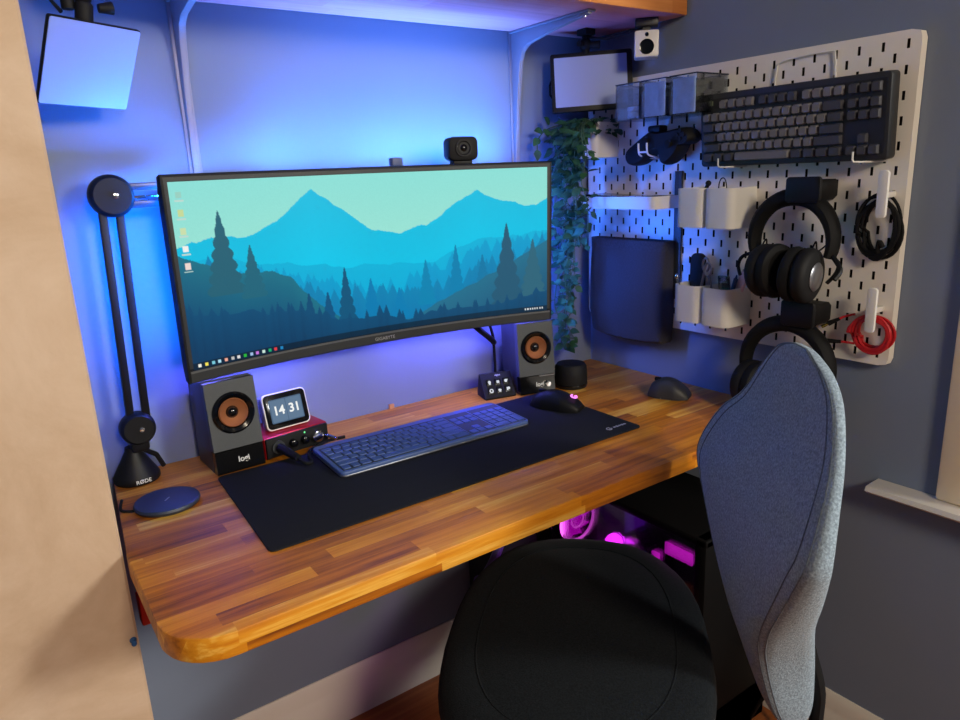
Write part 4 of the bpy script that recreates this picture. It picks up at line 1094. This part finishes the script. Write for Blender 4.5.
def fan(c, r, ax, lit):
    bm = nbm(); lathe(bm, [(r+.004, -.012), (r+.004, .012), (r-.003, .012), (r-.003, -.012), (r+.004, -.012)], 40, c, ax, cap=False); f = finish('fan', bm, M['blackg'], pc)
    bm = nbm(); lathe(bm, [(r-.0055, -.0125), (r+.003, -.0132), (r-.0055, -.0142)], 40, c, ax, cap=False)
    finish('light_ring', bm, M['magenta2'], f)
    bm = nbm(); lathe(bm, [(.017, -.0125), (.0215, -.0132), (.017, -.0139)], 32, c, ax, cap=False); finish('hub_ring', bm, M['magenta2'], f)
    bm = nbm(); F = frame_to(ax)
    for k in range(9):
        a = 2*PI*k/9
        v = []
        for (rr, da, h) in ((.02, 0, -.004), (r-.006, .12, -.009), (r-.006, .62, .006), (.02, .45, .006)):
            v.append(bm.verts.new(Vector(c)+F@Vector((rr*math.cos(a+da), rr*math.sin(a+da), h))))
        bm.faces.new(v)
    lathe(bm, [(0, -.010), (.018, -.010), (.02, .008), (0, .008)], 24, c, ax); finish('rotor', bm, lit, f)
fan((-.064, .19, .393), .054, (0, 1, 0), mat_emit('rotor_glow', (1, .0, .95, 1), 1.1))
fan((-.02, -.195, .40), .055, (0, -1, 0), mat_emit('rotor_glow_dim', (.35, .0, .7, 1), .25))
fan((-.02, -.195, .27), .055, (0, -1, 0), mat_emit('rotor_glow_dim2', (.35, .0, .7, 1), .25))
bm = nbm(); box2(bm, (-.06, -.11, .225), (.05, .16, .265), .004); finish('graphics_card', bm, M['blackg'], pc)
bm = nbm(); box2(bm, (-.062, -.08, .238), (-.060, .13, .252)); finish('card_light', bm, M['magenta'], pc)
bm = nbm(); box2(bm, (-.05, -.03, .30), (.045, .05, .40), .004)
finish('cooler', bm, M['blackg'], pc)
bm = nbm(); lathe(bm, [(.028, 0), (.033, .001), (.03, .003)], 30, (-.052, .01, .36), (-1, 0, 0), cap=False); lathe(bm, [(.012, 0), (.015, .001), (.012, .002)], 24, (-.052, .01, .36), (-1, 0, 0), cap=False); finish('cooler_light', bm, mat_emit('cooler_glow', (.7, .01, .8, 1), .5), pc)
bm = nbm()
for k in range(4): box2(bm, (.03, .07+k*.012, .30), (.055, .075+k*.012, .42))
finish('memory', bm, M['violet'], pc)
for a, b, z0, z1 in ((-.196, -.128, .462, .478), (-.114, -.094, .432, .444)):
    bm = nbm(); box2(bm, (X0+.006, a, z0-.008), (X0+.010, b, z1+.002), .001); finish('light_window', bm, M['magenta'], pc)
sb = thing('black_box', 'tall plain black box against the back wall under the desk', 'box', (-.385, -.085, ZF))
bm = nbm(); box2(bm, (-.062, -.062, .012), (.062, .062, .60), .005); finish('cabinet', bm, M['blackm'], sb)
for sx in (-.05, .05):
    bm = nbm(); box2(bm, (sx-.008, -.05, 0), (sx+.008, .05, .013)); finish('foot', bm, M['rubber'], sb)
bm = nbm(); tube(bm, spline([(-.41, -.155, -.05), (-.425, -.156, -.28), (-.445, -.156, -.335), (-.472, -.157, -.378), (-.50, -.155, -.405), (-.512, -.155, -.40)], 6), .011, 12)
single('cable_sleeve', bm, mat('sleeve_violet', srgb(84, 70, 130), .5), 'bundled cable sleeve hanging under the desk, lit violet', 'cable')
bm = nbm(); box2(bm, (-.014, -.012, -.05), (.014, .012, 0), .003); tube(bm, [(0, 0, -.0), (0, 0, .03)], .005, 8)
single('red_clamp', bm, M['redclip'], 'red plastic clamp under the left end of the desk', 'clamp', (-1.193, -.262, -.098))
bm = nbm(); tube(bm, spline([(-.13, -.62, ZF+.06), (-.15, -.66, ZF+.15), (-.11, -.68, ZF+.20), (-.07, -.66, ZF+.12), (-.06, -.64, ZF+.004)], 6), .004, 8)
single('floor_cable', bm, M['rubber'], 'black cable looping beside the tower near the chair back', 'cable')
bm = nbm(); box2(bm, (-.006, -.003, 0), (.006, .003, .010), .001)
single('tan_tab', bm, M['tan'], 'tiny tan tab standing at the back edge of the desk under the monitor', 'tab', (-.618, -.006, 0))

# ------------------------------------------------------------------ chair
ch = thing('office_chair', 'office chair with black seat and light grey-blue fabric backrest', 'chair', (-.595, -.575, ZF), (0, 0, R(44)))
# local frame: +x along the seat's long side (towards the corner), +y the way the sitter faces
A_, B_, NP = .325, .222, 2.5
def sup(a, b, n, z, m=48, dz=0):
    out = []
    for k in range(m):
        t = 2*PI*k/m; c, s = math.cos(t), math.sin(t)
        out.append((a*math.copysign(abs(c)**(2/n), c), b*math.copysign(abs(s)**(2/n), s), z))
    return out
ZS = .465
bm = nbm()
rings = [sup(A_*k, B_*max(.06, 1-(1-k)*1.2), NP, ZS+z) for k, z in ((.80, -.085), (.93, -.08), (.985, -.06), (1, -.035), (.985, -.015), (.95, -.004), (.88, .003), (.80, .0075), (.776, .0065), (.75, .009), (.62, .013), (.45, .017), (.2, .018))]
loft(bm, rings); finish('seat', bm, M['seat'], ch, 60)
bm = nbm(); tube(bm, [Vector(p) for p in sup(A_*.776, B_*(1-.224*1.2), NP, ZS+.0068)], .0015, 6, True); finish('seat_piping', bm, M['seat'], ch)
bm = nbm(); prism(bm, rrect(.30, .22, .05), ZS-.115, ZS-.084, 'xy', .005); finish('seat_pan', bm, M['blackm'], ch)
bm = nbm(); lathe(bm, [(.025, .075), (.025, .22), (.018, .22), (.018, ZS-.11)], 24); finish('gas_column', bm, M['black'], ch)
for k in range(5):
    a = R(-8+72*k); d = Vector((math.cos(a), math.sin(a), 0))
    bm = nbm(); tube(bm, [d*.02+Vector((0, 0, .095)), d*.15+Vector((0, 0, .088)), d*.265+Vector((0, 0, .066))], [.024, .019, .014], 10); lg = finish('leg', bm, M['black'], ch)
    bm = nbm(); p = d*.262; s = Vector((-d.y, d.x, 0))
    for q in (-1, 1): lathe(bm, [(0, -.006), (.022, -.006), (.0255, -.003), (.0255, .003), (.022, .006), (0, .006)], 20, p+s*.012*q+Vector((0, 0, .0258)), s)
    cyl(bm, p+Vector((0, 0, .025)), p+Vector((0, 0, .066)), .006, seg=10); finish('caster', bm, M['rubber'], lg)
# backrest: placed in the world frame, facing the monitor (normal Nb)
BC = Vector((-.478, -.836, 0)); Nb = Vector((math.cos(R(145)), math.sin(R(145)), 0)); Tb = Vector((Nb.y, -Nb.x, 0))
inv = (Matrix.Translation((-.595, -.575, ZF))@Matrix.Rotation(R(44), 4, 'Z')).inverted()
# (height, half width, half thickness, shift along Nb)
prof = [(.261, .006, .003, -.034, -.006), (.259, .028, .006, -.034, -.007), (.252, .055, .0085, -.033, -.008), (.241, .078, .0095, -.034, -.010), (.222, .104, .010, -.032, -.015), (.196, .126, .0105, -.026, -.020), (.158, .152, .0115, -.0165, -.022), (.12, .184, .0145, -.003, -.016), (.06, .206, .022, .008, -.006), (.02, .194, .029, .008, 0), (-.04, .152, .037, .002, 0), (-.1, .106, .043, -.006, 0), (-.15, .072, .0465, -.017, 0), (-.19, .050, .046, -.028, 0), (-.24, .034, .042, -.040, 0), (-.29, .026, .034, -.051, 0), (-.32, .02, .022, -.057, 0), (-.332, .01, .010, -.059, 0)]
def bring(z, w_, t, s, u0, m=40):
    out = []
    for k in range(m):
        a = 2*PI*k/m; c, sn = math.cos(a), math.sin(a)
        u = u0+w_*math.copysign(abs(c)**.5, c); v = t*math.copysign(abs(sn)**.5, sn)
        curve = .3*u*u                    # wraps slightly round the sitter
        p = BC+Tb*u+Nb*(s+v+curve)+Vector((0, 0, z))
        out.append(inv@p)
    return out
P3 = spline([(p[0], p[1], p[2]) for p in prof], 4); S3 = spline([(p[3], p[4], 0) for p in prof], 4)
bm = nbm(); loft(bm, [bring(p.x, max(p.y, .01), max(p.z, .003), s.x, s.y) for p, s in zip(P3, S3)]); finish('backrest', bm, M['back'], ch, 60)
for aa in (45, 27):
    loop = []
    cu, sv = math.cos(R(aa))**.5, math.sin(R(aa))**.5
    for sgn in (1, -1):
        seq = list(zip(P3, S3)); seq = seq if sgn == 1 else seq[::-1]
        for p, q_ in seq[2:-2]:
            u = q_.y+sgn*p.y*cu
            loop.append(inv@(BC+Tb*u+Nb*(q_.x+p.z*sv+.3*u*u)+Vector((0, 0, p.x))))
    bm = nbm(); tube(bm, loop, .0011, 6, True); finish('backrest_piping', bm, M['backpipe'], ch)
bm = nbm()
tube(bm, [inv@p for p in spline([BC-Nb*.078+Vector((0, 0, -.20)), BC-Nb*.10+Vector((0, 0, -.30)), BC-Nb*.06+Vector((0, 0, -.385)), Vector((-.56, -.68, -.385)), Vector((-.595, -.60, -.365))], 6)], .014, 10, flat=.7)
finish('back_support', bm, M['blackm'], ch)

# ------------------------------------------------------------------ light
def area(name, loc, rot, sx, sy, power, col, spread=180):
    l = bpy.data.lights.new(name, 'AREA'); l.shape = 'RECTANGLE'; l.size = sx; l.size_y = sy; l.energy = power; l.color = col; l.spread = R(spread)
    o = bpy.data.objects.new(name, l); COL.objects.link(o); o.location = loc; o.rotation_euler = rot
    return o
def point(name, loc, power, col, r=.03):
    l = bpy.data.lights.new(name, 'POINT'); l.energy = power; l.color = col; l.shadow_soft_size = r
    o = bpy.data.objects.new(name, l); COL.objects.link(o); o.location = loc
# daylight outside the window, a warm fill light added behind the viewer, blue strips behind the monitor, glow of the tower
def aim(d): return Vector(d).to_track_quat('-Z', 'Y').to_euler()
area('window_daylight', (.42, -3.4, 1.28), aim((-1.5, 2.9, -1.2)), .5, .5, 560, (1.0, .95, .88))
area('warm_fill', (-1.15, -3.0, 1.35), aim((.6, 2.5, -1.2)), .5, .5, 40, (1.0, .84, .64))  # added fill for the pegboard and cups, no fixture of its own
point('tower_glow', (-.25, -.32, -.33), 1.5, (.8, .02, 1.0), .02)
BLUE = (.0, .18, 1.0)
area('bias_light_top', (-.667, -.056, .478), aim((0, .20, 1)), .76, .012, 7, (.06, .24, 1.0), 95)
area('bias_light_bottom', (-.667, -.060, .205), aim((0, -.12, -1)), .76, .012, 5.0, (.13, .13, 1.0), 160)
area('bias_light_left', (-1.03, -.098, .345), aim((-1, .55, 0)), .012, .27, 3.4, (.0, .14, 1.0), 140)
area('bias_light_corner', (-1.015, -.092, .475), aim((-.6, .3, 1)), .08, .012, 2.4, (.02, .20, 1.0), 120)
area('bias_light_right', (-.33, -.10, .345), aim((1, .1, 0)), .012, .26, 2.2, (.03, .15, 1.0), 150)
w_ = bpy.data.worlds.new('World'); SC.world = w_; w_.use_nodes = True
w_.node_tree.nodes['Background'].inputs[0].default_value = (.45, .62, 1.0, 1)
w_.node_tree.nodes['Background'].inputs[1].default_value = .095

# ------------------------------------------------------------------ camera
cam = bpy.data.cameras.new('camera'); co = bpy.data.objects.new('camera', cam); COL.objects.link(co)
cam.sensor_width = 36; cam.sensor_fit = 'HORIZONTAL'; cam.lens = 712*36/960; cam.clip_start = .02
Rm = Matrix.Rotation(R(-35.04), 3, 'Z')@Matrix.Rotation(R(75.335), 3, 'X')@Matrix.Rotation(R(-2.5), 3, 'Z')
co.matrix_world = Matrix.Translation((-1.319, -1.356, .497))@Rm.to_4x4()
SC.camera = co
SC.view_settings.view_transform = 'Standard'; SC.view_settings.look = 'None'; SC.view_settings.gamma = 1; SC.view_settings.exposure = 0
SC.view_settings.use_curve_mapping = False
